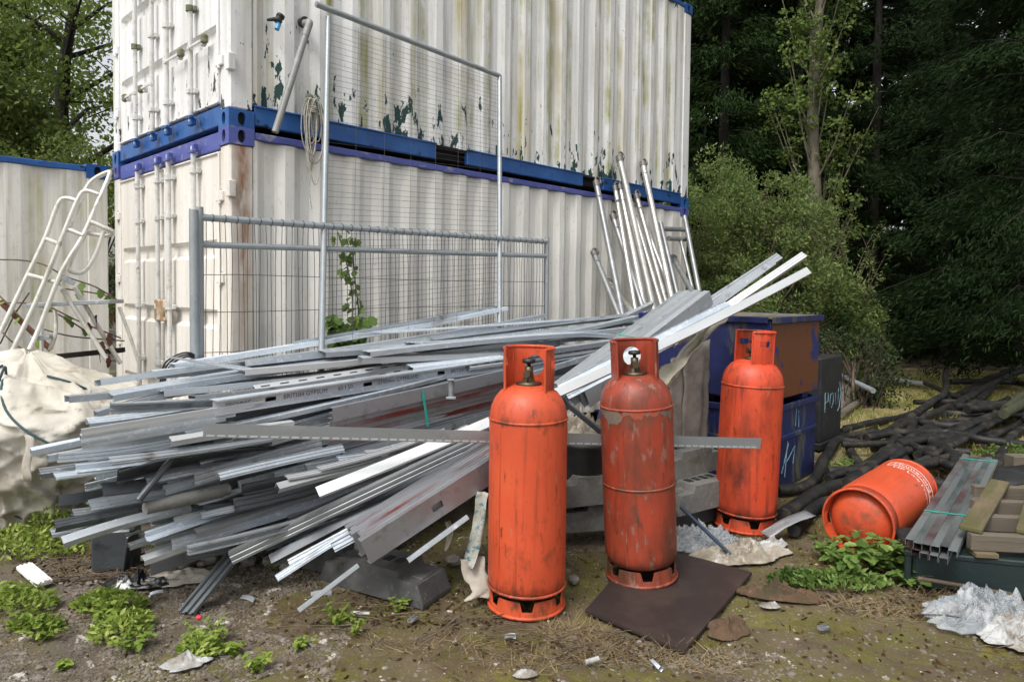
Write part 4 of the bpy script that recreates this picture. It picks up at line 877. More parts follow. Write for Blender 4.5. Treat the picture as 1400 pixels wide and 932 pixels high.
# the one lying on its side: axis from base to shoulder
pb = gnd(1172, 714, .200); ax = V((sin(radians(44)), cos(radians(44)), 0))
zc = ax; xc = V((0, 0, 1)).cross(zc).normalized(); yc = zc.cross(xc)
Ml = Matrix.Translation(pb) @ Matrix((xc, yc, zc)).transposed().to_4x4() @ Matrix.Rotation(.4, 4, 'Z') @ Matrix.Scale(1.06, 4)
C4 = gas_cylinder('orange gas cylinder lying on its side among weeds, round base showing', Ml, 'orange4', collar=False, opening=1.0, seams=(.905,), valve=False, dome=[(.001, .008), (.06, .011), (.11, .024), (.145, .045), (.166, .075)])
mb = MB(); mb.lathe([(.183, .0), (.183, .09), (.178, .09), (.178, .0)], 56); mb.build('base_skirt', M['orange4'], C4)
def wrap_text(txt, size, z, a_c, E, m, R=.1888):
    o = lettering(txt, size, m, E, None); me = o.data; xs = [v.co.x for v in me.vertices]; cx = (min(xs)+max(xs))/2
    for v in me.vertices:
        a = a_c + (v.co.x-cx)/R; r = R; zz = z + v.co.y; v.co = (r*cos(a), r*sin(a), zz)
    return o
TA4 = 2.0
wrap_text('Homerong', .062, .735, TA4-.22, C4, M['white_ink']); wrap_text('gas', .062, .735, TA4+.76, C4, M['white_ink']); wrap_text('HP Low Propane', .052, .65, TA4+.1, C4, M['white_ink'])
mb = MB(); R4 = .1890
def seg(a0, z0, a1, z1, w=.005):
    n = 12; mb.tube([((R4-.0005)*cos(a0+(a1-a0)*k/n), (R4-.0005)*sin(a0+(a1-a0)*k/n), z0+(z1-z0)*k/n) for k in range(n+1)], .0014, 4)
for (a0, z0, a1, z1) in ((TA4-1.1, .715, TA4+1.12, .715), (TA4-1.1, .795, TA4+1.12, .795), (TA4-1.1, .715, TA4-1.1, .795), (TA4+1.12, .715, TA4+1.12, .795), (TA4+.46, .715, TA4+.46, .795)): seg(a0, z0, a1, z1)
mb.build('logo_frame', M['white_ink'], C4)
# dark board under the middle cylinder
c = [gnd(800, 833, .018), gnd(935, 889, .018), gnd(1028, 782, .018), gnd(880, 742, .018)]
mb = MB(); vs = [V((p.x, p.y, 0.004)) for p in c] + [V((p.x, p.y, .017 + .004*(i == 2))) for i, p in enumerate(c)]
mb.add(vs, [(3, 2, 1, 0), (4, 5, 6, 7), (0, 1, 5, 4), (1, 2, 6, 5), (2, 3, 7, 6), (3, 0, 4, 7)]); tag(mb.build('rubber_mat', M['mat']), 'dark flat board on the ground under the weathered cylinder', 'board')

# ================================================================ blue bins, black box
def bin_(label, N0, L, Wd, z0, h, mr_, ml_, ribs, rz, lidrim=True):
    """N0 near corner; L along the container direction, Wd back along CV"""
    E = empty('steel_bin', (N0.x, N0.y, z0), rz); tag(E, label, 'bin', 'blue steel bins'); t = .012
    for nm, c, d, m in (('front_panel', (L/2, 0, h/2), (L, t, h), mr_), ('side_panel', (0, Wd/2, h/2), (t, Wd-.014, h-.004), ml_), ('back_panel', (L/2, Wd, h/2), (L, t, h-.004), ml_), ('side_panel', (L, Wd/2, h/2), (t, Wd-.014, h-.004), mr_), ('floor_panel', (L/2, Wd/2, .02), (L-.03, Wd-.03, .02), ml_)):
        mb = MB(); mb.box(c, d, bev=.003); mb.build(nm, m, E)
    if lidrim:
        for (a, b) in (((-.03, -.02, h), (L+.03, -.02, h)), ((-.02, .025, h), (-.02, Wd, h)), ((L+.02, .025, h), (L+.02, Wd, h)), ((-.03, Wd+.02, h), (L+.03, Wd+.02, h))):
            mb = MB(); mb.bar(a, b, .03, .05, .006); mb.build('rim', M['binblue2'], E)
    for zz in ribs:
        mb = MB(); mb.box((L/2, -.012, zz), (L, .02, .035), bev=.005); mb.box((-.012, Wd/2, zz), (.02, Wd, .035), bev=.005); mb.build('rib', mr_, E)
    return E
N0 = V((1.93, 5.05, 0)); L0 = .93
lowb = bin_('scuffed dark blue bin with scrawled marks, underneath the rusty one', V((1.90, 5.06, 0)), L0+.06, 1.15, 0.0, .64, M['binblue2'], M['binblue2'], (.40,), ROTZ)
upb = bin_('rusty blue bin with flaking paint on top of the scuffed one', N0, L0, 1.12, .72, .60, M['binblue'], M['binblue2'], (), ROTZ)
mb = MB(); mb.box((L0/2, .56, .615), (L0+.04, 1.12, .014), bev=.003); lid = mb.build('lid', mk('litter_covered_lid', (.16, .14, .10), .9, layers=[((.08, .075, .05), 7, .4, .65), ((.3, .28, .22), 16, .58, .7)], bump=(30, .6)), upb)
for x in (.12, L0-.12):
    for y in (.1, 1.0):
        mb = MB(); mb.box((x, y, -.04), (.10, .10, .08), bev=.008); mb.build('foot', M['binblue2'], upb)
mb = MB(); mb.box((L0/2, .5, -.005), (L0-.1, .9, .02)); mb.build('underside', M['rustbar'], upb)
def scrawl(E, strokes, y, m, name='scrawl', r=.0035):
    mb = MB()
    for st in strokes: mb.tube([(a, y, b) for a, b in st], r, 4)
    o = mb.build(name, m, E); o.scale = (1, 1, 1); return o
scrawl(lowb, [[(.30, .12), (.42, .34)], [(.36, .08), (.40, .36)], [(.40, .20), (.55, .30), (.52, .16)], [(.55, .46), (.56, .60)], [(.62, .44), (.61, .58)]], -.008, M['graffiti'])
BB = empty('black_box', (2.98, 6.55, 0), ROTZ); tag(BB, 'black painted box with pale blue scrawl behind the blue bins', 'box')
mb = MB(); mb.box((.3, .35, .48), (.6, .7, .82), bev=.01); mb.build('box_body', M['blackbox'], BB); mb = MB(); mb.box((.25, .3, .92), (.3, .3, .06), bev=.01); mb.build('lid_cap', M['blackbox'], BB)
mb = MB(); mb.box((.3, .35, .035), (.64, .74, .07), bev=.01); mb.build('plinth', M['blackbox'], BB)
scrawl(BB, [[(.12, .36), (.12, .55), (.2, .54), (.2, .46), (.13, .45)], [(.27, .52), (.25, .44), (.30, .38), (.35, .44), (.33, .53), (.27, .52)], [(.40, .52), (.42, .40), (.48, .42), (.49, .56)], [(.52, .62), (.56, .5), (.52, .36), (.47, .33)]], -.004, M['graffiti'])

# cardboard and tarpaulin between the heap and the bins
def sheet(name, fn, nu, nv, m, amp=.02, sc=4, seed=0, solid=.003, label=None, cat=None, group=None, parent=None):
    mb = MB()
    def g(u, v):
        p = V(fn(u, v)); q = p*sc + V((seed, seed*2, seed*3)); return p + mnoise.noise_vector(q)*amp + mnoise.noise_vector(q*2.7)*amp*.4
    mb.grid(g, nu, nv); o = mb.build(name, m, parent, solid=solid); return tag(o, label, cat, group)
def quad(a, b, c, d): return lambda u, v: (V(a)*(1-u)+V(b)*u)*(1-v) + (V(d)*(1-u)+V(c)*u)*v
def crum(name, c, rx, ry, h, rz, m, seed, label, cat, n=34, rough=1.0, gnd_z=.004, smooth=True):
    """crumpled heap of sheet: folded height field with a ragged outline"""
    mb = MB(); vs = []; fs = []; nr, na = n//2, n*2; c = V(c)
    for i in range(nr+1):
        for k in range(na):
            a = 2*pi*k/na; R_ = (i/nr)*(1+.28*mnoise.noise(V((cos(a)*1.7, sin(a)*1.7, seed)))+.10*mnoise.noise(V((cos(a)*6, sin(a)*6, seed+2))))
            x, y = rx*R_*cos(a), ry*R_*sin(a); e = max(0, 1-(i/nr)**2.2)
            f1 = max(0, 1-abs(mnoise.noise(V((x*6+y*3, y*9-x*2, seed))))*2.6)**2; f2 = max(0, 1-abs(mnoise.noise(V((x*13-y*9, y*24+x*8, seed+5))))*2.6)**2; f3 = max(0, 1-abs(mnoise.noise(V((x*30+y*14, y*38, seed+8))))*2.6)**2
            z = gnd_z + h*e*(.18+.60*f1+.38*f2*rough+.2*f3*rough)
            w = mnoise.noise_vector(V((x*8, y*8, seed+3)))*.045*e + mnoise.noise_vector(V((x*19, y*19, seed+6)))*.018*e
            x += w.x; y += w.y; z = max(gnd_z, z+.5*w.z)
            vs.append(V((x*cos(rz)-y*sin(rz), x*sin(rz)+y*cos(rz), z)) + V((c.x, c.y, c.z)))
    for i in range(nr):
        for k in range(na): fs.append((i*na+k, i*na+(k+1) % na, (i+1)*na+(k+1) % na, (i+1)*na+k))
    mb.add(vs, fs, smooth); return tag(mb.build(name, m, solid=.0015), label, cat)
a, b, c_, d_ = at(835, 560, 4.15), at(1000, 418, 4.78), at(960, 470, 4.52), at(900, 545, 4.3)
sheet('tarpaulin', lambda u, v: (a.lerp(b, u)).lerp(at(850, 600, 4.1).lerp(at(985, 442, 4.6), u), v) + V((0, 0, -.03*sin(pi*v))) , 24, 10, M['tarp'], .035, 5, 3, label='dirty beige tarpaulin hanging under the upper bundle behind the middle cylinder', cat='tarpaulin')
sheet('tarpaulin_flap', quad(at(893, 530, 4.35), at(990, 425, 4.6), at(935, 498, 4.5), at(915, 528, 4.4)), 14, 8, M['tarp'], .02, 6, 8, label='pointed flap of pale canvas hanging below the long channel', cat='tarpaulin')
for i, (x0, x1, y0, y1, dd) in enumerate(((897, 916, 500, 640, 4.62), (914, 934, 490, 650, 4.66), (932, 958, 478, 655, 4.72), (950, 966, 470, 640, 4.8))):
    sheet('cardboard_sheet', quad(at(x0+4, y0, dd), at(x1+5, y0-6, dd+.1), at(x1, y1, dd+.02), at(x0-4, y1, dd-.08)), 6, 14, M['card'], .02, 6, i*3, .006, label=('narrow', 'second', 'broad', 'rearmost')[i] + ' upright sheet of wet cardboard between the heap and the blue bins', cat='cardboard', group='upright cardboard sheets')
crum('insulation_scrap', at(795, 600, 4.2), .2, .14, .16, 0, M['dirtycloth'], 3, 'pale crumpled insulation scrap between the two front cylinders', 'scrap')
mb = MB(); mb.lathe([(0.001, 0), (.12, 0), (.13, .02), (.125, .22), (.14, .24), (.14, .26), (.001, .26)], 24, Matrix.Translation(at(800, 660, 4.15))); tag(mb.build('black_tub', M['blackbox']), 'black tub in the dark between the two front cylinders', 'tub')

# ================================================================ black drain pipes
pipes = [
 ([(1063, 670), (1110, 660), (1130, 622), (1150, 600), (1200, 590)], .055, .05), ([(1070, 705), (1120, 672), (1175, 655), (1225, 625), (1232, 612)], .055, .06), ([(1085, 725), (1120, 690), (1170, 680), (1200, 672)], .05, .06),
 ([(1185, 598), (1230, 592), (1290, 590), (1340, 600), (1375, 605)], .05, .13), ([(1240, 580), (1262, 568), (1290, 560), (1325, 540), (1345, 520)], .05, .10), ([(1242, 572), (1270, 552), (1291, 538), (1293, 515)], .05, .18),
 ([(1150, 590), (1200, 575), (1235, 570), (1260, 560)], .045, .06), ([(1205, 625), (1225, 600), (1228, 580), (1245, 575)], .05, .10), ([(1245, 590), (1252, 575), (1265, 578), (1310, 582), (1340, 575), (1380, 560)], .05, .14),
 ([(1310, 552), (1345, 530), (1380, 512), (1405, 505)], .06, .16), ([(1322, 560), (1360, 557), (1405, 560)], .065, .20), ([(1280, 555), (1320, 535), (1350, 518), (1405, 498)], .055, .09), ([(1340, 545), (1365, 520), (1385, 508), (1410, 490)], .055, .12),
 ([(1338, 582), (1360, 568), (1400, 555)], .05, .10), ([(1220, 640), (1232, 625), (1245, 645), (1262, 665)], .05, .06), ([(1265, 600), (1285, 612), (1305, 625), (1318, 650)], .06, .12), ([(1270, 675), (1300, 668), (1322, 648), (1316, 625), (1300, 612)], .055, .07),
 ([(1235, 655), (1270, 660), (1310, 665), (1345, 668)], .05, .04), ([(1160, 610), (1175, 635), (1180, 650)], .045, .05), ([(1155, 585), (1190, 578), (1215, 572)], .04, .05), ([(1345, 605), (1370, 590), (1390, 580), (1402, 570)], .05, .08), ([(1360, 640), (1380, 600), (1400, 588)], .045, .06),
 ([(1290, 605), (1320, 596), (1360, 592), (1402, 586)], .05, .05), ([(1215, 605), (1240, 598), (1275, 604), (1300, 600)], .045, .05), ([(1275, 570), (1300, 565), (1330, 568)], .045, .05), ([(1170, 600), (1205, 592), (1240, 588)], .045, .04)]
labs = {0: 'black pipe curling from behind the sooty cylinder along the blue bin', 1: 'thick black pipe rising rightwards from below the blue bins', 2: 'black pipe ending beside the lying cylinder', 5: 'black pipe with its stub end sticking up at the back of the heap of pipes', 3: 'long level black pipe across the middle of the heap of pipes', 15: 'black pipe bending down towards the ribbed strips', 16: 'black pipe looping behind the lying cylinder'}
def ribbed_tube(mb, P, r, seed):
    seg = [(P[k+1]-P[k]).length for k in range(len(P)-1)]; tot = sum(seg); n = max(6, int(tot/.0125)); Q = []; k = 0; acc = 0.0
    for j in range(n+1):
        d = tot*j/n
        while k < len(seg)-1 and acc+seg[k] < d: acc += seg[k]; k += 1
        Q.append(P[k].lerp(P[k+1], (d-acc)/max(1e-6, seg[k])))
    for j, q in enumerate(Q): q += V((mnoise.noise(V((j*.018, seed, 1))), mnoise.noise(V((j*.018, seed, 5))), .5*mnoise.noise(V((j*.02, seed, 9)))))*.022
    mb.tube(Q, [r*(1.0 if j % 2 else .90)*(1+.05*mnoise.noise(V((j*.05, seed, 0)))) for j in range(n+1)], 11)
prg = random.Random(40)
for i in range(22):
    x = prg.uniform(1190, 1400); y = 628 - (x-1170)*.38 + prg.uniform(-26, 34); a = prg.choice((-.45, -.35, -.25, -.1, .15)) + prg.uniform(-.1, .1); ln = prg.uniform(110, 230); bend = prg.uniform(-26, 26)
    pts = [(x-ln/2*cos(a), y-ln/2*sin(a)), (x-ln/6*cos(a), y-ln/6*sin(a)+bend*.6), (x+ln/6*cos(a), y+ln/6*sin(a)+bend), (x+ln/2*cos(a), y+ln/2*sin(a))]
    pipes.append(([(p, max(492, q)) for p, q in pts], prg.uniform(.038, .055), prg.uniform(.04, .16)))
for i, (pts, r, z) in enumerate(pipes):
    P = smooth_path([gnd(x, y, z + .012*sin(i*2.1+k)) for k, (x, y) in enumerate(pts)], 7)
    if i == 5: P[-1].z += .12; P[-2].z += .10; P[-3].z += .07; P[-4].z += .04
    Q = []
    mb = MB(); ribbed_tube(mb, P, r*(.80 + .16*((i*37) % 10)/10), i)
    tag(mb.build('drain_pipe', M['pipe']), labs.get(i, 'black flexible drain pipe in the tangled heap ' + ('near the blue bins' if pts[0][0] < 1215 else ('at the far back' if pts[0][1] < 545 else ('at the edge beyond the ribbed strips' if pts[0][0] > 1320 else 'behind the lying cylinder')))), 'pipe', 'tangled black drain pipes')
for i, pts in enumerate(([(1375, 560), (1405, 535)], [(1372, 566), (1410, 545)])):
    mb = MB(); mb.tube([gnd(x, y, .26) for x, y in pts], .05, 10); tag(mb.build('drain_pipe', M['mossypipe']), 'greenish mossy pipe lying uppermost at the edge of the heap of pipes', 'pipe', 'mossy pipes')

# ================================================================ pallet, dark box, ribbed strips
PB = gnd(1262, 803, 0); px_ = V((1, .10, 0)).normalized(); 
E = empty('storage_box', (2.24, 3.52, 0), radians(-14)); tag(E, 'dark green box lying under the wooden pallet', 'box')
mb = MB(); mb.box((.5, .16, .1), (1.25, .40, .19), bev=.012); mb.build('box_body', M['greenbox'], E)
mb = MB(); mb.box((.5, -.03, .182), (1.34, .03, .03), bev=.006); mb.build('rim', M['greenbox'], E)
for x in (-.15, .4, .95): mb = MB(); mb.box((x, -.03, .095), (.03, .02, .16), bev=.004); mb.build('rib', M['greenbox'], E)
PE = empty('wooden_pallet', (2.37, 3.47, .20), radians(-6)); PE.rotation_euler = (radians(1), 0, radians(-6)); tag(PE, 'mossy wooden pallet with gaps lying on the dark green box', 'pallet')
rng = random.Random(21)
for x in (-.03, .30, .66, 1.0):
    mb = MB(); mb.box((x+.09, .0, .012), (.11, .10, .024), bev=.003); mb.build('foot_board', M['wood'], PE)
for y in (.0, .30, .58, .88):
    mb = MB(); mb.box((.52+y*.55, y, .068), (1.05, .05, .085), Matrix.Rotation(rng.uniform(-.01, .01), 3, 'Z'), .004); mb.build('stringer', M['greywood'], PE)
for x, w in ((.03, .10), (.28, .09), (.55, .10), (.8, .10)):
    mb = MB(); mb.box((0, 0, 0), (1.12, w, .024), bev=.004); o = mb.build('deck_board', M['wood'], PE); o.matrix_basis = Matrix.Translation((x+.30, .46, .126)) @ Matrix.Rotation(radians(55+rng.uniform(-1.5, 1.5)), 4, 'Z')
RB = empty('strip_bundle', M=frame(gnd(1274, 743, .27), gnd(1341, 623, .25))); tag(RB, 'bundle of ribbed zinc strips tied with green twine beside the pallet', 'strip bundle')
Lr = (gnd(1341, 623, .25)-gnd(1274, 743, .27)).length
for k in range(6):
    o = stud((0, 0, 0), (Lr, 0, 0), 'U', 'ribgreen', w=.0375, f=.03, parent=RB, name='ribbed_strip', off=(0, 0)); o.matrix_basis = Matrix.Translation((rng.uniform(-.03, .02), .098-.038*k, -.006*(k % 2))) @ Matrix.Rotation(-pi/2, 4, 'X')
for k in range(4):
    o = stud((0, 0, 0), (Lr, 0, 0), 'U', 'ribgreen', w=.036, f=.03, parent=RB, name='ribbed_strip'); o.matrix_basis = Matrix.Translation((rng.uniform(-.05, 0), .07-.042*k, -.045)) @ Matrix.Rotation(-pi/2, 4, 'X')
for x in (.62, Lr-.2):
    mb = MB(); mb.box((x, 0, .006), (.010, .245, .003), Matrix.Rotation(.25, 3, 'Z')); mb.build('twine', M['strap'], RB)
for q, d, lb in ((gnd(1345, 632, 0) + V((.05, -.45, .09)), (.3, .12, .18), 'timber prop under the far end of the ribbed strips'),):
    mb = MB(); mb.box((0, 0, 0), d, bev=.006); tag(mb.build('timber_prop', M['greywood'], loc=q), lb, 'prop')
sheet('roofing_felt', quad(gnd(1352, 668, .30), gnd(1420, 660, .30), gnd(1420, 635, .30), gnd(1362, 637, .30)), 10, 5, M['blackbox'], .02, 5, 6, .008, label='black roofing felt scrap above the pallet', cat='roofing felt')

# poles and rails lying beyond the black box
def poles(label, pts, r, m, cat='pole', group=None):
    mb = MB(); mb.tube([V(p) for p in pts], r, 10); return tag(mb.build('loose_pole', M[m]), label, cat, group)
poles('pale tube lying slanted behind the black box', [gnd(1149, 513, .38), gnd(1194, 534, .30)], .035, 'galvtube')
poles('bent beige tube on the ground behind the black box', smooth_path([gnd(1150, 566, .06), gnd(1180, 545, .06), gnd(1199, 533, .08), gnd(1204, 527, .2)], 4), .045, 'greywood')
sheet('timber_board', quad(gnd(1147, 560, .08), gnd(1190, 537, .08), gnd(1190, 533, .25), gnd(1147, 520, .32)), 6, 4, M['greywood'], .01, 4, 2, .02, label='grey weathered board leaning behind the black box', cat='board')
for i, (x0, y0, x1, y1) in enumerate(((1160, 506, 1250, 523), (1175, 512, 1255, 522), (1190, 513, 1268, 524), (1155, 505, 1215, 513))):
    stud(gnd(x0, y0, .05+.03*i), gnd(x1, y1, .05+.02*i), 'U', 'galv_white', roll=-1.2, w=.09, f=.03, label='pale metal strip lying on the grass far behind the black pipes', group='strips lying on the grass')
stud(gnd(1189, 520, .05), at(1192, 488, gnd(1189, 520).y), 'U', 'galv_dull', roll=.3, w=.12, f=.06, label='short metal strip standing upright in the grass behind the black box')

# ================================================================ scaffold braces leaning on the containers
def brace(x0, y0, x1, y1, label, m='bracetube', r=.024, o0=.06, o1=.62, claw=True, mark=False):
    A_, B_ = wal(x0, y0, o0), wal(x1, y1, o1); d = (B_-A_).normalized(); B_ = B_ + d*max(0, min(1.2, (B_.z-.05)/max(.05, -d.z)))
    E = empty('scaffold_brace', B_); tag(E, label, 'scaffold brace', 'scaffold braces leaning on the container'); t = A_-B_
    r *= 1.3; mb = MB(); mb.tube([V((0, 0, 0)), t], r, 12); mb.build('tube', M[m], E)
    if claw:
        mb = MB(); x = CU; n = 9; u_ = t.normalized(); mb.tube([t - u_*.05, t + u_*.02], r*1.15, 10)
        mb.tube([t + u_*(.03+.045*sin(pi*k/n*1.35)) + x*(-.045*cos(pi*k/n*1.35)+.03) + CN*.01 for k in range(n+1)], .012, 8); mb.tube([t + u_*.02 - CN*.03, t + u_*.02 + CN*.035], .013, 8); mb.build('claw', M['claw'], E)
        mb = MB(); mb.tube([t*.94 + CN*.03, t*.94 - CN*.03], .008, 6); mb.box(t*.93, (.03, .06, .05), bev=.005); mb.build('latch', M['claw'], E)
    if mark:
        mb = MB(); mb.tube([t*.62, t*.60], r+.001, 12); mb.tube([t*.40, t*.385], r+.001, 12); mb.build('red_mark', M['redpaint'], E)
    return E
brace(847, 216, 893, 420, 'longest scaffold brace, its claw reaching highest on the upper container', r=.029)
brace(879, 224, 905, 345, 'second longest scaffold brace, right of the longest, claw on the flaking paint', r=.026)
brace(815, 250, 850, 425, 'scaffold brace with claw against the blue rail, leftmost of the tall ones', 'bracedark', .025)
brace(841, 257, 868, 420, 'scaffold brace of the close pair left of the longest, thinner', r=.019)
brace(848, 256, 882, 425, 'scaffold brace of the close pair left of the longest, thicker', r=.026)
brace(838, 296, 880, 425, 'brace with dark open claw low on the cream wall', 'bracedark', .025)
brace(870, 268, 912, 418, 'brace with big round claw amid the group', r=.024, mark=False)
brace(864, 280, 905, 420, 'brace tucked under the one with the big round claw', r=.024)
brace(884, 312, 925, 420, 'pale brace with red marks', r=.024, mark=True, claw=False)
brace(892, 330, 920, 420, 'grey brace just right of the one with red marks', 'bracedark', .02, claw=False)
brace(812, 346, 845, 428, 'short brace with a hooked claw, leftmost of all, low on the wall', 'bracedark', .023)
brace(832, 385, 862, 424, 'shortest pale brace crossing behind the lowest ones', r=.021)
brace(920, 352, 944, 395, 'short dark brace with hooked claw under the small frame', 'bracedark', .024)
brace(900, 375, 930, 418, 'stubby grey brace beside the upper bundle', 'bracedark', .024, claw=False)
# small tubular frame
E = empty('tubular_frame', wal(903, 305, .1)); tag(E, 'small tubular frame leaning at the far corner of the lower container', 'frame'); O = wal(903, 305, .1)
for nm, a_, b_ in (('upright', wal(903, 305, .1), wal(930, 420, .6)), ('upright', wal(936, 296, .08), wal(958, 410, .6)), ('crossbar', wal(905, 313, .13), wal(941, 314, .12)), ('crossbar', wal(914, 326, .16), wal(938, 327, .15)), ('inner_upright', wal(930, 326, .15), wal(948, 400, .5))):
    mb = MB(); mb.tube([a_-O, b_-O], .03 if nm != 'inner_upright' else .022, 10); mb.build(nm, M['bracedark'], E)

# ================================================================ mobile steps at the left
E = empty('platform_steps', at(40, 500, 5.0)); tag(E, 'old aluminium platform steps with tubular handrails before the streaked container', 'step ladder'); O = at(40, 500, 5.0)
def lad(nm, pts, r=.017, m='ladder', sm=True):
    P = [at(x, y, d)-O for x, y, d in pts]; P = smooth_path(P, 5) if sm else P
    mb = MB(); mb.tube(P, r, 8); return mb.build(nm, M[m], E)
lad('handrail', [(0, 455, 4.95), (30, 392, 5.05), (62, 325, 5.15), (78, 282, 5.2), (88, 271, 5.22), (104, 274, 5.22)])
lad('handrail', [(8, 497, 4.8), (50, 410, 4.92), (90, 312, 5.02), (108, 270, 5.06), (118, 261, 5.08), (135, 266, 5.1)])
lad('handrail', [(95, 310, 5.2), (108, 280, 5.25), (123, 250, 5.3), (146, 236, 5.32), (149, 241, 5.3), (130, 285, 5.15), (112, 325, 5.05), (84, 372, 4.95), (55, 445, 4.88), (40, 478, 4.8)])
lad('guard_rail', [(124, 303, 5.1), (138, 309, 5.12), (154, 317, 5.15), (146, 322, 5.15), (128, 320, 5.12), (112, 316, 5.08)])
lad('guard_rail', [(142, 316, 5.14), (132, 345, 5.12), (118, 368, 5.08), (106, 373, 5.05), (94, 366, 5.02), (105, 340, 5.05), (118, 318, 5.1)])
lad('brace_rail', [(64, 327, 5.15), (82, 334, 5.05)], sm=False); lad('brace_rail', [(92, 313, 5.03), (114, 322, 5.05)], sm=False); lad('brace_rail', [(40, 376, 5.05), (86, 388, 4.95)], sm=False)
for (a_, b_, d) in (((48, 417), (160, 412), 5.1), ((45, 462), (72, 460), 4.95)):
    mb = MB(); p, q = at(*a_, d)-O, at(*b_, d+.05)-O; mb.bar(p, q, .22, .03, .004); mb.build('tread', M['galv_dull'], E)
lad('leg', [(85, 395, 5.0), (110, 435, 5.05), (145, 490, 5.1)], sm=False); lad('leg', [(102, 392, 5.1), (130, 440, 5.2), (165, 497, 5.3)], sm=False); lad('leg', [(163, 420, 5.2), (178, 460, 5.2), (190, 497, 5.25)], .013, sm=False)
lad('leg', [(75, 425, 5.05), (76, 455, 5.0), (68, 478, 5.0)], .015); lad('leg', [(57, 425, 5.1), (57, 480, 5.1)], .014, sm=False)
mb = MB(); mb.bar(at(84, 378, 4.96)-O, at(102, 388, 5.0)-O, .05, .035, .004); mb.build('bracket', M['galv_dull'], E)
mb = MB(); mb.tube([at(0, 412, 5.3), at(40, 450, 5.35), at(70, 478, 5.4)], .022, 8); tag(mb.build('rusty_bar', M['rustbar']), 'rusty bar slanting behind the platform steps', 'bar')
mb = MB(); mb.bar(at(50, 490, 5.35), at(170, 478, 5.5), .06, .04, .004); tag(mb.build('dark_beam', M['darkbark']), 'dark beam lying behind the bulk bag under the steps', 'beam')
# black cable loops by the post
mb = MB()
for i in range(3):
    q = wal(262, 484, .5); mb.tube(smooth_path([q + CU*(-.15-.012*i) + V((0, 0, -.16)), q + CU*(-.12-.012*i) + V((0, 0, -.06+.01*i)), q + CU*(-.04) + CN*.03 + V((0, 0, -.01+.012*i)), q + CU*(.06) + V((0, 0, -.05)), q + CU*(.10+.01*i) + V((0, 0, -.16))], 5), .006, 6)
tag(mb.build('black_cable', M['blackrub']), 'loops of black cable around the foot of the stout post', 'cable')

# ================================================================ bulk bag
def bulk_bag():
    C0 = V((-3.16, 4.45, 0)); E = empty('bulk_bag', C0); tag(E, 'slumped dirty cream bulk bag with dark webbing at the left end of the heap', 'bulk bag'); mb = MB(); nr, na = 60, 180; vs = []; fs = []
    for i in range(nr+1):
        t = i/nr
        for k in range(na):
            a = 2*pi*k/na; c, s_ = cos(a), sin(a); p = 3.0; rr = 1/((abs(c)**p+abs(s_)**p)**(1/p))
            sc = (.42+.75*t**.6)*(1 if t < .55 else 1-((t-.55)/.45)**2.6*.96) * .60
            x, y = rr*c*sc*1.08, rr*s_*sc*.95; z = .02 + 1.06*t - .10*max(0, t-.7)*(x+.3)*2
            z *= 1 - .16*max(0, x) 
            dr = .05*mnoise.noise(V((c*1.6, s_*1.6, t*2.5))) + .11*max(0, 1-abs(mnoise.noise(V((c*1.5+t, s_*1.5, t*4+.8*sin(a*2)))))*2.8)**2*(1-t*.4) + .06*max(0, 1-abs(mnoise.noise(V((c*3.0+t*2, s_*3.0-t, t*8+a*.6))))*2.8)**2 + .025*max(0, 1-abs(mnoise.noise(V((c*7+t*2, s_*7, t*15))))*2.8)**2
            q = 1 + dr/(abs(sc)+.15); z += (.06*mnoise.noise(V((x*3, y*3, 7))) + .05*(1-abs(mnoise.noise(V((x*3.5+y, y*7, 3))))*2.4))*max(0, t-.55)*2
            vs.append((x*q, y*q, max(.004, z)))
    for i in range(nr):
        for k in range(na): fs.append((i*na+k, i*na+(k+1) % na, (i+1)*na+(k+1) % na, (i+1)*na+k))
    vs.append((0, 0, 1.03)); top = len(vs)-1
    for k in range(na): fs.append((nr*na+k, nr*na+(k+1) % na, top))
    mb.add(vs, fs, True); mb.build('sack', M['canvas'], E)
    def surf(a, t):
        i = min(nr, max(0, round(t*nr))); k = round(a/(2*pi)*na) % na; v = V(vs[i*na+k]); return v + V((v.x, v.y, .25)).normalized()*.006
    for path in ([(-1.35, .93), (-1.30, .86), (-1.18, .78), (-1.05, .7), (-.9, .62)], [(-1.55, .95), (-1.65, .86), (-1.8, .78), (-2.0, .72)], [(-2.1, .30), (-1.8, .22), (-1.5, .15), (-1.2, .10), (-.9, .04)], [(-.7, .95), (-.5, .9), (-.3, .86)]):
        P = smooth_path([surf(a, t) for a, t in path], 4); s_ = MB(); s_.tube(P, .007, 6); s_.build('webbing', M['darktape'], E)
    s_ = MB(); q = surf(-1.35, .93); s_.tube(smooth_path([q, q + V((.03, -.05, .05)), q + V((.02, -.08, -.02)), q + V((-.02, -.06, -.08)), q + V((.01, -.07, -.14))], 4), .008, 6); s_.build('tie', M['darktape'], E)
    s_ = MB(); q = surf(-1.0, .66); s_.grid(lambda u, v: q + V((.05*u-.02+.01*sin(v*7), -.01-.02*v, -.26*v)), 3, 8); s_.build('torn_label', M['paper'], E, solid=.002)
bulk_bag()

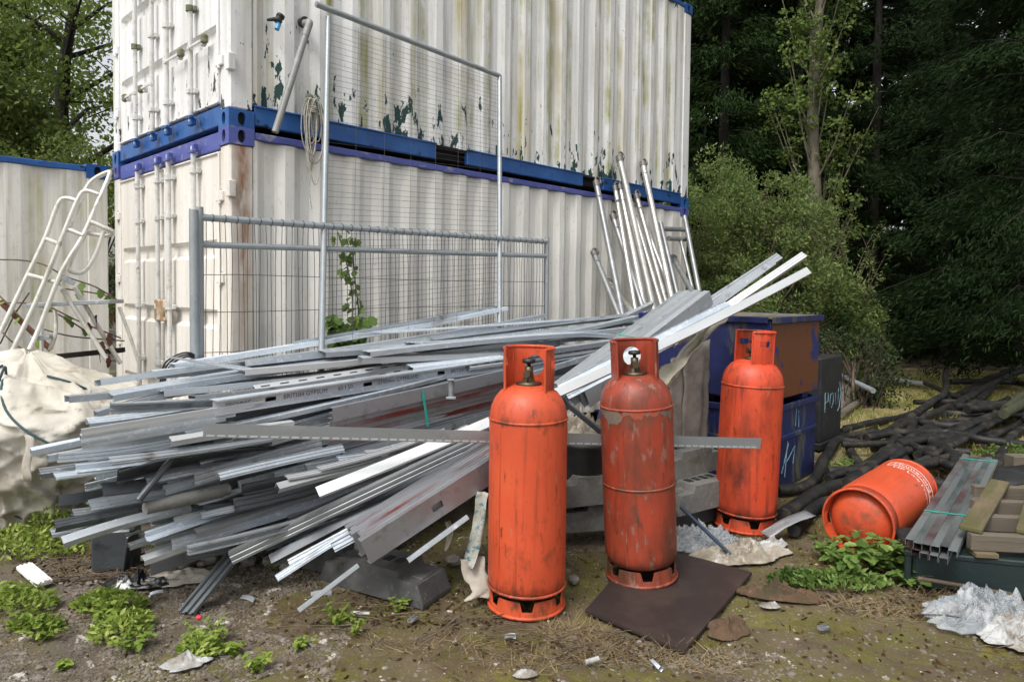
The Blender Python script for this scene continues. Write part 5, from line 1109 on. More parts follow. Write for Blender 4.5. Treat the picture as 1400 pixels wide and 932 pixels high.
# ================================================================ litter on the ground
def ribbon(label, pts, w, m, cat, name, seed=0, solid=.004):
    P = smooth_path(pts, 5); d = (P[-1]-P[0]); side = V((-d.y, d.x, 0)); side = (V((1, 0, 0)) if side.length < .02 else side.normalized()); mb = MB()
    n = 5; vs = [p + side*(j/(n-1)-.5)*w*(1+.25*mnoise.noise(V((i*.4, seed, j*.6)))) + V((0, -.015*sin(j*1.6+i*.5), 0)) for i, p in enumerate(P) for j in range(n)]
    mb.add(vs, [(i*n+k, i*n+k+1, (i+1)*n+k+1, (i+1)*n+k) for i in range(len(P)-1) for k in range(n-1)], True); return tag(mb.build(name, M[m], solid=solid), label, cat)
q = [at(655, 678, 3.42), at(650, 715, 3.38), at(645, 745, 3.36), at(640, 776, 3.33)]
ribbon('torn strip of printed sack paper hanging left of the front cylinder', [at(659, 672, 3.42), at(655, 710, 3.4), at(648, 748, 3.36), at(638, 775, 3.33)], .075, 'printpaper', 'paper', 'sack_strip', 3)
ribbon('torn dirty paper hanging to the ground under the printed sack strip', [at(645, 762, 3.36), at(650, 785, 3.33), at(660, 805, 3.3), at(652, 818, 3.26)], .12, 'paper', 'paper', 'torn_paper', 6)
ribbon('yellowish scrap of film hanging under the lower nested bundle', [at(612, 712, 3.5), at(616, 730, 3.48), at(610, 752, 3.46)], .03, 'tarp', 'scrap', 'film_scrap', 8)
crum('plastic_sheet', gnd(1352, 845, 0), .34, .17, .12, .1, M['plastic'], 5, 'crumpled clear polythene sheet on the ground below the pallet', 'plastic sheet', 76)
crum('plastic_sheet', gnd(1398, 868, 0), .22, .13, .09, .4, M['plasticwhite'], 9, 'white crumpled plastic bag beside the clear polythene', 'plastic bag', 60)
crum('plastic_sheet', gnd(955, 742, 0), .26, .17, .11, .2, M['plastic'], 15, 'greyish clear plastic sheet behind the weathered cylinder', 'plastic sheet', 64)
crum('rag', gnd(1010, 760, 0), .30, .13, .09, .25, M['dirtycloth'], 25, 'dirty pale rag crumpled at the edge of the dark board', 'rag', 64)
crum('foil_scrap', gnd(1055, 745, 0), .10, .06, .06, .3, M['plasticwhite'], 31, 'scrap of silvery foil right of the dirty pale rag', 'scrap', 24)
crum('rag', gnd(1063, 815, 0), .22, .06, .09, -.25, M['brownrag'], 35, 'twisted brown rag lying beyond the corner of the dark board', 'rag', 56)
crum('rag', gnd(995, 860, 0), .12, .085, .045, .8, M['brownrag'], 44, 'flat brown cloth beside the right edge of the dark board', 'rag', 30)
crum('tin_scrap', gnd(1053, 829, 0), .05, .032, .02, .1, M['plasticwhite'], 48, 'small white scrap beside the twisted brown rag', 'scrap', 18)
crum('refuse_bag', gnd(185, 798, 0), .17, .08, .07, .1, M['blackbag'], 51, 'black and white torn plastic bag under the left of the heap', 'plastic bag', 36)
crum('paper_scrap', gnd(255, 908, 0), .09, .05, .03, .4, M['plasticwhite'], 57, 'white crumpled paper on the ground at the front among weeds', 'paper', 24)
crum('wet_paper', gnd(245, 790, 0), .20, .10, .03, .2, M['paper'], 61, 'grey soggy paper on the rubble under the heap', 'paper', 30)
crum('foil_scrap', gnd(718, 922, 0), .05, .03, .016, .1, M['plasticwhite'], 66, 'small silvery scrap at the bottom edge before the front cylinder', 'scrap', 18)
mb = MB(); q = gnd(47, 790, 0); mb.box((0, 0, .02), (.30, .075, .022), bev=.004)
for k in (-1, 0, 1): mb.box((0, k*.02, .0325), (.298, .009, .004))
o = mb.build('plastic_strip', M['whitestrip'], loc=q); o.rotation_euler = (0, .04, radians(-38)); tag(o, 'short white ribbed plastic strip lying among weeds at the left', 'plastic strip')
mb = MB(); q = gnd(493, 837, .01); mb.box((0, 0, 0), (.09, .014, .012), bev=.003); o = mb.build('plastic_chip', M['whitestrip'], loc=q); o.rotation_euler = (0, 0, -.05); tag(o, 'small white chip on the ground below the dark block', 'scrap')
mb = MB(); q = gnd(810, 905, .018); mb.tube([(-.028, 0, 0), (.028, .02, .006)], .011, 8); o = mb.build('bottle_end', M['plasticwhite'], loc=q); tag(o, 'small clear tube scrap in dry grass before the dark board', 'scrap')
mb = MB(); mb.tube([at(930, 692, 3.95), gnd(999, 758, .03)], .011, 8); tag(mb.build('blue_rod', mk('dark_blue_rod', (.03, .05, .08), .5)), 'thin dark blue rod propped from the concrete feet to the dirty rag', 'rod')
ribbon('pale bent metal offcut at the foot of the sooty cylinder', [gnd(1045, 730, .04), gnd(1072, 714, .10), gnd(1110, 702, .14)], .10, 'galv_mid', 'metal offcut', 'metal_offcut', 3, .002)
for i, (x0, y0, x1, y1) in enumerate(((1255, 790, 1400, 815), (1262, 782, 1330, 805))):
    mb = MB(); mb.tube([gnd(x0, y0, .10-.05*i), gnd(x1, y1, .01)], .011, 6); tag(mb.build('cane', M['twig']), ('long', 'short')[i] + ' pale stick on the ground in front of the dark green box', 'stick', 'sticks on the ground')
mb = MB(); mb.tube([gnd(1138, 826, .01), gnd(1170, 834, .012)], .006, 6); tag(mb.build('cane', M['twig']), 'small dry stick on bare ground right of the twisted rag', 'stick', 'sticks on the ground')
# rubble under the heap
def rock(mb, c, r, seed, fl=.7):
    n = 7; vs = []
    for i in range(n+1):
        for k in range(10):
            a = 2*pi*k/10; b = -pi/2+pi*i/n; d = V((cos(a)*cos(b), sin(a)*cos(b), sin(b)*fl)); vs.append(V(c) + d*r*(1+.35*mnoise.noise(d*1.6+V((seed*3.1, seed, 0)))))
    mb.add(vs, [(i*10+k, i*10+(k+1) % 10, (i+1)*10+(k+1) % 10, (i+1)*10+k) for i in range(n) for k in range(10)])
rng = random.Random(8)
for i, (x, y, r) in enumerate(((296, 742, .085), (275, 760, .045), (288, 768, .05), (318, 762, .04), (265, 768, .03), (252, 775, .04), (305, 775, .035), (340, 770, .045), (370, 772, .05), (276, 772, .025), (232, 790, .03), (392, 778, .04), (415, 762, .06), (700, 800, .04), (620, 770, .045), (590, 780, .035), (785, 795, .03))):
    mb = MB(); q = gnd(x, y, 0); rock(mb, (0, 0, r*.4), r, i+1); tag(mb.build('rubble_stone', M['stone'], loc=q), 'largest pale stone in the rubble under the heap' if i == 0 else 'piece of pale rubble on the ground in the shade of the heap', 'stone', None if i == 0 else 'rubble under the heap')

# scattered offcuts and screws' worth of scrap near the heap
for i, (x, y, L, rz, lb) in enumerate(((425, 812, .10, .3, 'small channel offcut left of the dark block foot'), (560, 850, .07, 1.2, 'tiny metal offcut between the dark block foot and the front cylinder'), (330, 815, .08, -.4, 'metal offcut near the foot of the bent dark strip'), (205, 815, .06, .9, 'tiny offcut under the torn black bag'), (690, 870, .05, .2, 'tiny bright offcut left of the front cylinder foot'), (905, 912, .06, 2.0, 'tiny offcut in front of the dark board corner'), (1120, 860, .07, .5, 'grey offcut on the mossy ground right of the brown rags'), (120, 815, .09, -.7, 'metal offcut on the gravel right of the white strip'))):
    mb = MB(); stud_mesh(mb, L, 'U', .022, .014, .004, twist=.5, bow=(0, .006)); o = mb.build('metal_offcut', M['galv' if i % 2 else 'galv_mid'], solid=.0012, loc=gnd(x, y, .012)); o.rotation_euler = (rng.uniform(-1.5, 1.5), .05, rz); tag(o, lb, 'metal offcut', 'small offcuts on the ground')

# ================================================================ vegetation
R_ = np.random.default_rng(17)
def unit(n, g=R_):
    d = g.normal(size=(n, 3)); return d/np.linalg.norm(d, axis=1, keepdims=True)
def leaf_quads(c, d, l, w, fold=.0):
    """rhombic leaves: centres c, directions d, lengths l, widths w"""
    n = len(c); r = unit(n); s = np.cross(d, r); s /= np.linalg.norm(s, axis=1, keepdims=True)+1e-9
    l = l[:, None]; w = w[:, None]
    v = np.stack([c-d*l*.5, c-d*l*.05+s*w*.5, c+d*l*.5, c-d*l*.05-s*w*.5], 1).reshape(-1, 3)
    return v, np.arange(n*4).reshape(n, 4)
def crown_clumps(cent, rad, per, l, w, droop=0.0, flat=.8, up=0.0):
    """many small clumps: leaves gathered at the shell of each clump"""
    cs = []; ds = []
    for c, r in zip(cent, rad):
        k = max(4, int(per*(r**1.6)*R_.uniform(.7, 1.3))); u = unit(k); q = R_.uniform(.25, 1.0, (k, 1))**.55
        p = np.asarray(c) + u*q*r*np.array([1, 1, flat]); cs.append(p); dd = unit(k)*.8 + u*.5; dd[:, 2] += up - droop; ds.append(dd/np.linalg.norm(dd, axis=1, keepdims=True))
    c = np.concatenate(cs); d = np.concatenate(ds); n = len(c)
    return leaf_quads(c, d, l*R_.uniform(.6, 1.25, n), w*R_.uniform(.6, 1.25, n))
def limbs(mb, base, top, r0, n, spread, rng, droop=0, lo=.25, hi=.98, upb=.7):
    """trunk and limbs; returns limb tips"""
    base = V(base); top = V(top); P = [base.lerp(top, t) + V((rng.uniform(-1, 1), rng.uniform(-1, 1), 0))*(.10*(top-base).length*.15)*(t > 0) for t in [k/7 for k in range(8)]]
    mb.tube(P, [r0*(1-.80*k/7) for k in range(8)], 9); tips = []
    for i in range(n):
        t = lo + (hi-lo)*i/max(1, n-1); k = min(6, int(t*7)); p = P[k].lerp(P[k+1], t*7-k); a = i*2.4 + rng.uniform(-.5, .5); ln = spread*(1-.55*t)*rng.uniform(.7, 1.2)
        e = p + V((cos(a)*ln, sin(a)*ln, ln*upb*rng.uniform(.5, 1.3) - droop)); m_ = p.lerp(e, .5) + V((0, 0, .08*ln))
        rr = r0*(1-.8*t)*.5; mb.tube([p, m_, e], [rr, rr*.6, rr*.2], 6); tips.append((p.lerp(m_, .7), e, ln))
        for j in range(3):
            s_ = p.lerp(e, rng.uniform(.35, .9)); f = s_ + V((rng.uniform(-1, 1), rng.uniform(-1, 1), rng.uniform(-.2, .9)))*ln*.45; mb.tube([s_, f], [rr*.3, rr*.08], 4, False); tips.append((s_, f, ln*.5))
    return tips
def tree(name, label, base, h, r0, n, spread, m, bark, l, w, per, seed, cr=(.35, .7), lean=(0, 0), lo=.25, cat='tree', group=None, extra=0, upb=.7, droop=.1):
    rng = random.Random(seed); E = empty(name, base); tag(E, label, cat, group); mb = MB(); b = V((0, 0, -.1))
    tips = limbs(mb, b, (lean[0], lean[1], h), r0, n, spread, rng, lo=lo, upb=upb); mb.build('trunk', M[bark], E)
    cent = []; rad = []
    for (p, e, ln) in tips:
        for q in range(2+extra):
            c = p.lerp(e, rng.uniform(.45, 1.1)) + V((rng.uniform(-1, 1), rng.uniform(-1, 1), rng.uniform(-.6, .8)))*cr[0]*.8; cent.append(c); rad.append(rng.uniform(*cr))
    v, f = crown_clumps(cent, rad, per, l, w, droop); npmesh('crown', v, f, M[m], E); return E
def bush(name, label, base, blobs, m, l, w, per, seed, stems=12, cat='bush', group=None, sub=26, cr=(.16, .34), up=.15, bark='twig', flat=.8):
    """dense shrub: blobs (dx,dy,z,rx,ry,rz) are filled with clumps lying near their skin"""
    rng = random.Random(seed); E = empty(name, base); tag(E, label, cat, group); cent = []; rad = []
    mb = MB()
    for (dx, dy, z, rx, ry, rz) in blobs:
        for i in range(sub):
            u = V((rng.gauss(0, 1), rng.gauss(0, 1), rng.gauss(0, 1))).normalized(); q = rng.uniform(.45, 1.08)**.5; cent.append(V((dx+u.x*rx*q, dy+u.y*ry*q, max(.12, z+u.z*rz*q)))); rad.append(rng.uniform(*cr))
        for i in range(stems//len(blobs)+1):
            e = V((dx+rng.uniform(-.8, .8)*rx, dy+rng.uniform(-.8, .8)*ry, z+rng.uniform(.1, .95)*rz)); s_ = V((rng.uniform(-.3, .3), rng.uniform(-.3, .3), -.05)); mb.tube([s_, s_.lerp(e, .5)+V((0, 0, .2)), e], [.03, .018, .005], 5, False)
    mb.build('stems', M[bark], E); v, f = crown_clumps(cent, rad, per, l, w, 0, flat, up); npmesh('foliage', v, f, M[m], E); return E

# trees behind the left container
gT2 = 'trees behind the streaked container'
def farp(px, Y): p = at(px, 400, Y); return V((p.x, p.y, 0))
tree('broadleaf_tree', 'dark green broadleaf tree with sky showing through, left of the stacked containers', farp(95, 13.5), 9.5, .2, 24, 3.0, 'L_oak', 'darkbark', .12, .065, 150, 3, (.32, .62), lo=.3, group=gT2, extra=1)
tree('broadleaf_tree', 'yellowish green tree at the left edge above the hedge', farp(-20, 11.5), 5.2, .14, 18, 1.7, 'L_olive', 'darkbark', .11, .06, 420, 5, (.28, .5), lo=.35, group=gT2, extra=1)
tree('broadleaf_tree', 'dark tree standing further back behind the hedge at the left', farp(10, 18), 9.0, .2, 20, 3.0, 'L_oak', 'darkbark', .18, .10, 120, 9, (.4, .8), lo=.2, group=gT2, extra=1)
p = farp(75, 9.6)
bush('hedge_bush', 'pale olive bush rising behind the streaked container next to the stack', p, [(-.2, 0, 2.3, .75, .7, 1.3), (.7, .3, 2.2, .7, .6, 1.25), (-1.1, .2, 2.1, .8, .7, 1.15)], 'L_olive', .075, .032, 1500, 31, 24, sub=42, cr=(.18, .36))
bush('hedge_bush', 'olive bush at the left edge behind the streaked container', farp(-30, 9.4), [(0, 0, 1.9, .9, .7, 1.2), (-1, .2, 1.9, .9, .8, 1.3)], 'L_olive', .075, .032, 1200, 33, 16, sub=34, cr=(.18, .36))

# right: willow bush beyond the stack
p = farp(1040, 10.8)
bush('willow_bush', 'big grey-green willow bush beyond the end of the stacked containers', p, [(-.9, .2, 1.9, .9, .9, 1.75), (.1, -.1, 1.7, 1.0, .9, 1.75), (.95, .2, 1.15, .7, .8, 1.25), (-.35, .6, 2.45, .75, .7, 1.2), (1.45, .1, .75, .4, .5, .8)], 'L_willow', .075, .026, 2100, 41, 30, sub=54, cr=(.12, .42), up=.3)
# spray shoots of the willow silhouette
E = [o for o in bpy.data.objects if o.name.startswith('willow_bush')][0]; rng = random.Random(6); cs = []; mb = MB()
for i in range(90):
    a = rng.uniform(-1.7, 1.9); s_ = V((a, rng.uniform(-.4, .3), rng.uniform(1.4, 2.7)-abs(a-.0)*.45)); e = s_ + V((rng.uniform(-.35, .55), rng.uniform(-.3, .2), rng.uniform(.5, 1.0))); mb.tube([s_, s_.lerp(e, .6) + V((0, 0, .06)), e], [.008, .005, .002], 4, False)
    for k in range(26): cs.append(s_.lerp(e, rng.uniform(.1, 1)) + V((rng.uniform(-1, 1), rng.uniform(-1, 1), rng.uniform(-1, 1)))*.06)
mb.build('shoots', M['twig'], E); c = np.array([list(q) for q in cs]); d = unit(len(c)); v, f = leaf_quads(c, d, .08*R_.uniform(.6, 1.2, len(c)), .03*R_.uniform(.6, 1.2, len(c))); npmesh('shoot_leaves', v, f, M['L_willow'], E)
p = farp(1175, 9.2)
bush('undergrowth_bush', 'low dark bramble growth at the foot of the willow beside the bins', p, [(-.2, 0, .5, .55, .45, .6), (.3, .1, .35, .35, .35, .45), (-.9, .3, .7, .6, .5, .75)], 'L_ivy', .06, .03, 900, 44, 22, sub=26, cr=(.12, .24))
E = empty('dry_shrub', farp(1165, 8.9)); tag(E, 'leafless twiggy shrub beside the black box', 'shrub'); mb = MB(); rng = random.Random(3)
for i in range(13):
    a = rng.uniform(0, 6.28); q = V((rng.uniform(-.3, .3), rng.uniform(-.2, .2), 0)); e = q + V((cos(a)*.35, sin(a)*.3, rng.uniform(.6, 1.25))); m_ = q.lerp(e, .5) + V((rng.uniform(-.08, .08), 0, .05)); mb.tube([q, m_, e], [.008, .006, .002], 4, False); mb.tube([m_, m_ + V((rng.uniform(-.3, .3), rng.uniform(-.2, .2), .3))], [.004, .0015], 4, False)
mb.build('twigs', M['darktwig'], E)
# poplar with upright limbs
def poplar(label, base, h, seed):
    rng = random.Random(seed); E = empty('poplar_tree', base); tag(E, label, 'tree'); mb = MB(); P = [V((.06*sin(k), .05*cos(k*1.3), h*k/9-.1)) for k in range(10)]; mb.tube(P, [.14*(1-.07*k) for k in range(10)], 10); cent = []; rad = []
    for i in range(60):
        t = rng.uniform(.12, .85); k = int(t*9); p = P[k].lerp(P[min(9, k+1)], t*9-k); a = rng.uniform(0, 6.28); ln = rng.uniform(.9, 2.2); sp = rng.uniform(.22, .5); e = p + V((cos(a)*ln*sp, sin(a)*ln*sp, ln)); mb.tube([p, p.lerp(e, .35) + V((cos(a), sin(a), 0))*.08, e], [.022, .014, .003], 5, False)
        for q in range(4 if t > .3 else 2): cent.append(p.lerp(e, rng.uniform(.45, 1.05)) + V((rng.uniform(-.15, .15), rng.uniform(-.15, .15), 0))); rad.append(rng.uniform(.10, .27))
    mb.build('trunk', M['bark'], E); v, f = crown_clumps(cent, rad, 620, .075, .06, .2); npmesh('crown', v, f, M['L_poplar'], E); return E
poplar('poplar tree with pale upright trunk rising behind the willow bush', farp(1110, 12.2), 9.5, 14)
# conifers
def conifer(label, base, h, R0, m, seed, n=2600, ql=.22, qw=.045, sk=.25, shape=.8, per=9, nb=150, sp=.30,  group='dark conifers behind the yard'):
    rng = np.random.default_rng(seed); E = empty('conifer_tree', base); tag(E, label, 'tree', group); mb = MB(); mb.tube([(0, 0, -.1), (0, 0, h*.5), (0, 0, h)], [.13, .09, .02], 9); cs = []; ds = []
    hb = sk + (h-sk)*np.sort(rng.uniform(0, 1, nb)**1.15); az = rng.uniform(0, 2*pi, nb); lb = R0*(1-((hb-sk)/(h-sk)))**shape*rng.uniform(.72, 1.12, nb) + .15
    pick = rng.integers(0, nb, n); t = rng.uniform(.06, 1.0, n)**.62
    dirs = np.stack([np.cos(az), np.sin(az), np.zeros(nb)], 1)
    for i in range(0, nb, 2):
        o = dirs[i]*lb[i]; mb.tube([(0, 0, hb[i]), (o[0]*.5, o[1]*.5, hb[i]+.1*lb[i]*.5), (o[0], o[1], hb[i]-.18*lb[i])], [.016, .010, .003], 4, False)
    mb.build('trunk', M['darkbark'], E)
    side = np.stack([-np.sin(az), np.cos(az), np.zeros(nb)], 1)[pick]*(rng.normal(0, sp, (n, 1)))*(.35+.8*t[:, None])*(.3+.28*lb[pick][:, None])
    P = dirs[pick]*(lb[pick]*t)[:, None] + side; P[:, 2] = hb[pick] + .10*lb[pick]*t - .30*lb[pick]*t**2.2 + rng.normal(0, .07, n) - .12*np.abs(rng.normal(0, 1, n))
    c = np.repeat(P, per, 0) + rng.normal(0, .085, (n*per, 3))*np.array([1, 1, .7]); d = np.repeat(dirs[pick]*.75, per, 0) + rng.normal(0, .36, (n*per, 3)); d[:, 2] -= .55; d /= np.linalg.norm(d, axis=1, keepdims=True)
    v, f = leaf_quads(c, d, ql*rng.uniform(.5, 1.25, n*per), qw*rng.uniform(.6, 1.3, n*per)); npmesh('crown', v, f, M[m], E); return E
def fp(px, Y): p = at(px, 400, Y); return V((p.x, p.y, 0))
conifer('dark conifer with drooping boughs filling the right edge', fp(1440, 9.8), 10, 2.7, 'L_conifer', 1, 8000, .12, .018, .6, .55, 14, 110, .27)
conifer('cypress directly behind the end of the stacked containers', fp(985, 14.0), 11, 2.2, 'L_conifer2', 2, 5200, .13, .028, .2, .5, 13, 90, .24)
conifer('cypress between the stacked containers and the poplar', fp(1085, 15.0), 12, 2.3, 'L_conifer2', 3, 5000, .13, .028, .2, .5, 13, 90, .24)
conifer('dark conifer just right of the poplar trunk', fp(1190, 14.5), 11, 2.1, 'L_conifer', 4, 4600, .13, .026, .5, .5, 13, 85, .24)
conifer('dark conifer deep in the wood between poplar and right edge', fp(1290, 16.0), 12, 2.5, 'L_conifer', 5, 4400, .15, .03, .3, .5, 12, 100, .26)
conifer('dark conifer deep in the wood towards the right edge', fp(1395, 15.0), 12, 2.6, 'L_conifer', 6, 4200, .15, .03, .3, .5, 12, 100, .26)
for i, (px, Y) in enumerate(((948, 16.8), (930, 18.5), (1040, 19.5), (1140, 19), (1240, 20.5), (1340, 20), (1450, 19), (1560, 15), (1600, 20))):
    conifer(('dark conifer of the back row, left of the poplar trunk' if px < 1110 else ('dark conifer of the back row, between poplar trunk and right edge' if px < 1400 else 'dark conifer of the back row at the right edge')), fp(px, Y), 13, 2.8, 'L_conifer', 20+i, 2000, .40, .13, .3, .42, 9, 150, .3, 'back row of conifers')
# ================================================================ weeds with leaves
def leaf_shape(mb, L, w, lobes=3, curl=.25):
    n = 6; vs = []
    for i in range(n+1):
        t = i/n; hw = w*.5*sin(pi*min(1, t*.94+.04))**.8*(1+.18*((i % 2)*2-1)*(0 < i < n)); z = -curl*L*t*t; vs += [(L*t, -hw, z+.12*hw), (L*t, 0, z-.1*hw), (L*t, hw, z+.12*hw)]
    mb.add(vs, [(i*3+k, i*3+k+1, (i+1)*3+k+1, (i+1)*3+k) for i in range(n) for k in range(2)], True)
def weed_leafy(label, base, h, nst, leafL, m, seed, spread=.5, cat='weed', group=None, tiers=4, name='leafy_weed', lean=0):
    """stems with opposite toothed leaves; every leaf is a part"""
    rng = random.Random(seed); E = empty(name, base); tag(E, label, cat, group); mb = MB(); protos = []
    for i in range(nst):
        a = i*2.4+rng.uniform(-.4, .4); q = spread*rng.uniform(.2, 1); e = V((cos(a)*h*q, sin(a)*h*q, h*rng.uniform(.55, 1))); b = V((rng.uniform(-.5, .5)*spread*h*.4, rng.uniform(-.5, .5)*spread*h*.4, -.01)); mid = b.lerp(e, .5) + V((0, 0, h*.12)); mb.tube([b, mid, e], [.005, .004, .002], 5, False)
        for j in range(tiers):
            t = .3 + .7*j/(tiers-1); p = b.lerp(mid, t*2) if t < .5 else mid.lerp(e, t*2-1)
            for sg in (0, pi) if j < tiers-1 else (0, pi*.66, pi*1.33):
                aa = a + j*1.4 + sg + rng.uniform(-.3, .3); s_ = leafL*rng.uniform(.6, 1.15)*(1 if j < tiers-1 else .7); mx = Matrix.Translation(p) @ Matrix.Rotation(aa, 4, 'Z') @ Matrix.Rotation(rng.uniform(-.5, .25), 4, 'Y') @ Matrix.Rotation(rng.uniform(-.4, .4), 4, 'X') @ Matrix.Scale(s_/.1, 4)
                if len(protos) < 1:
                    l_ = MB(); leaf_shape(l_, .1, .062); o = l_.build('leaf', M[m], E); protos.append(o); o.matrix_basis = mx
                else: child_copy(protos[0], E, mx)
    mb.build('stem', M['twig' if m == 'x' else m], E); return E
def weed_fine(label, base, h, n, m, seed, rx=.2, ry=.12, l=.05, w=.02, cat='weed', group=None, name='ground_weed'):
    g = np.random.default_rng(seed); rad = np.sqrt(g.uniform(0, 1, n)); an = g.uniform(0, 2*pi, n); c = np.stack([rx*rad*np.cos(an), ry*rad*np.sin(an), .01+h*(1-rad**2*.8)*g.uniform(.1, 1, n)], 1); d = g.normal(0, .6, (n, 3)); d[:, 2] = np.abs(d[:, 2])*.6+.15; d[:, :2] += c[:, :2]/max(rx, ry)*.6; d /= np.linalg.norm(d, axis=1, keepdims=True)
    v, f = leaf_quads(c, d, l*g.uniform(.5, 1.3, n), w*g.uniform(.6, 1.3, n)); o = npmesh(name, v, f, M[m]); o.location = base; return tag(o, label, cat, group)
# climber growing up through the fence panel
E = empty('climbing_weed', wal(478, 470, .40)); tag(E, 'green climbing weed growing up through the mesh fence behind the heap', 'plant'); O = wal(478, 470, .40); rng = random.Random(9); pr = None; mb = MB()
stems = [[(478, 470), (482, 420), (478, 380), (470, 345), (462, 318)], [(480, 470), (490, 430), (486, 390), (483, 350), (486, 325)], [(465, 475), (462, 450), (458, 432)], [(485, 470), (495, 450), (500, 436)]]
for si, st in enumerate(stems):
    P = smooth_path([wal(x, y, .38 + .03*si) - O for x, y in st], 6); mb.tube(P, .005, 5)
    for k, p in enumerate(P):
        for j in range((1 if k % 2 else 2) if si < 2 else 3):
            low = 1 if p.z < .25 else 0; s_ = rng.uniform(.04, .07) + .03*low; mx = Matrix.Translation(p + V((rng.uniform(-.04, .04), rng.uniform(-.04, .02), rng.uniform(-.03, .03)))) @ Matrix.Rotation(rng.uniform(-2.6, -.5), 4, 'Z') @ Matrix.Rotation(rng.uniform(.2, 1.1), 4, 'Y') @ Matrix.Rotation(rng.uniform(-.5, .5), 4, 'X') @ Matrix.Scale(s_/.1, 4)
            if pr is None:
                l_ = MB(); leaf_shape(l_, .1, .075); pr = l_.build('leaf', M['L_bramble'], E); pr.matrix_basis = mx
            else: child_copy(pr, E, mx)
mb.build('stem', M['L_bramble'], E)
# bramble in front of the lying cylinder
for i, (x, y, h, n, L, lb) in enumerate(((1150, 790, .17, 9, .075, 'leafy nettle clump at the left of the lying cylinder base'), (1195, 785, .20, 11, .085, 'leafy nettle clump right in front of the lying cylinder base'), (1228, 782, .17, 9, .08, 'leafy nettle clump between the lying cylinder and the ribbed strips'), (1130, 765, .14, 8, .055, 'small leafy clump between the metal offcut and the lying cylinder'), (1245, 800, .10, 6, .07, 'low leafy clump below the end of the ribbed strips'))):
    weed_leafy(lb, gnd(x, y), h, n, L, 'L_bramble', 60+i, .75, group='nettle clumps by the lying cylinder')
# weeds in the yard at the left
for i, (x, y, h, n, L, lb) in enumerate(((150, 845, .12, 16, .045, 'bright weed clump below the torn black bag, upper part'), (182, 885, .10, 14, .045, 'bright weed clump below the torn black bag, lower part'), (285, 880, .13, 13, .042, 'feathery weed with a red scrap at its side'), (62, 870, .09, 9, .04, 'small weed clump on the gravel at the left, right of the tufts'), (410, 884, .05, 5, .04, 'small round-leaved weed on bare ground at the front'), (462, 850, .10, 8, .042, 'spiky weed on the ground left of the dark block'), (488, 862, .07, 7, .036, 'spiky weed just right of and below the other spiky one'), (545, 832, .06, 5, .045, 'little weed between the dark block and the front cylinder'), (85, 912, .04, 5, .04, 'tiny weed near the bottom at the left'), (350, 915, .07, 6, .05, 'weed at the bottom edge right of the crumpled paper'), (318, 893, .06, 5, .045, 'small weed right of the feathery one'))):
    weed_leafy(lb, gnd(x, y), h*.8, max(4, int(n*.7)), L*.82, 'L_weed', 80+i, 1.25, group='weeds growing in the yard')
for i, (x, y, h, n, rx, ry, lb) in enumerate(((168, 862, .08, 500, .13, .14, 'fine leaves between the two bright weed clumps'), (35, 755, .16, 900, .34, .14, 'bank of fine weeds before the bulk bag at the left'), (75, 735, .20, 500, .2, .1, 'upright fine weeds by the left end of the heap'), (20, 830, .12, 600, .2, .10, 'fine green tuft at the left edge below the white strip'), (48, 858, .06, 300, .12, .06, 'low fine tuft on the gravel below the white strip'), (150, 830, .09, 500, .18, .08, 'fine weeds around the bright clump'), (130, 730, .2, 240, .12, .08, 'thin weeds among the left stud ends'), (220, 745, .10, 260, .14, .06, 'fine weeds in the shade under the heap'), (385, 775, .09, 160, .08, .04, 'fine tuft by the tip of the long grey channel'), (1090, 795, .07, 420, .16, .07, 'fine tuft beyond the dark board corner'), (1150, 800, .09, 600, .28, .08, 'fine growth under the nettle clumps'), (1225, 665, .12, 240, .2, .1, 'green growth among the pipes behind the lying cylinder'), (1375, 625, .14, 420, .3, .12, 'green growth above the ribbed strips'), (1165, 640, .10, 260, .2, .1, 'green growth among the pipes by the bins'), (275, 893, .08, 260, .10, .05, 'fine foliage of the feathery weed'))):
    weed_fine(lb, gnd(x, y), h, n, 'L_weed' if x < 1000 and y > 720 and y != 745 else 'L_bramble', 120+i, rx, ry, .045, .016, group='fine weeds in the yard')
mb = MB(); rock(mb, (0, 0, .012), .014, 3); tag(mb.build('red_scrap', M['redbit'], loc=gnd(272, 862) + V((0, 0, .05))), 'tiny red scrap beside the feathery weed', 'scrap')
# brambles round the steps
E = empty('bramble', at(20, 470, 5.2)); tag(E, 'bramble stems with a few leaves trailing through the platform steps', 'plant'); O = at(20, 470, 5.2); mb = MB(); pr = None
for i, st in enumerate(([(-10, 355), (30, 356), (60, 362), (90, 378), (130, 392), (160, 410)], [(-10, 415), (40, 415), (80, 430), (120, 455), (150, 485)], [(90, 395), (125, 400), (150, 405)], [(-10, 440), (20, 470), (50, 485)], [(0, 470), (20, 430), (40, 400)], [(70, 420), (110, 440), (165, 462)], [(-5, 400), (20, 425), (60, 470)], [(60, 450), (100, 460), (170, 466)])):
    P = smooth_path([at(x, y, 5.25+.04*(i % 3))-O for x, y in st], 5); mb.tube(P, .006, 5)
    for p in P[::3]:
        if rng.random() < .55:
            mx = Matrix.Translation(p) @ Matrix.Rotation(rng.uniform(-2.6, -.5), 4, 'Z') @ Matrix.Rotation(rng.uniform(.3, 1.2), 4, 'Y') @ Matrix.Scale(rng.uniform(.5, .95), 4)
            if pr is None: l_ = MB(); leaf_shape(l_, .1, .075); pr = l_.build('leaf', M['L_bramble'], E); pr.matrix_basis = mx
            else: child_copy(pr, E, mx)
mb.build('stem', M['twig'], E)
l_ = MB(); leaf_shape(l_, .1, .05); pr2 = l_.build('dead_leaf', M['berry'], E); pr2.matrix_basis = Matrix.Translation(at(120, 440, 5.2)-O) @ Matrix.Rotation(1.2, 4, 'Y')
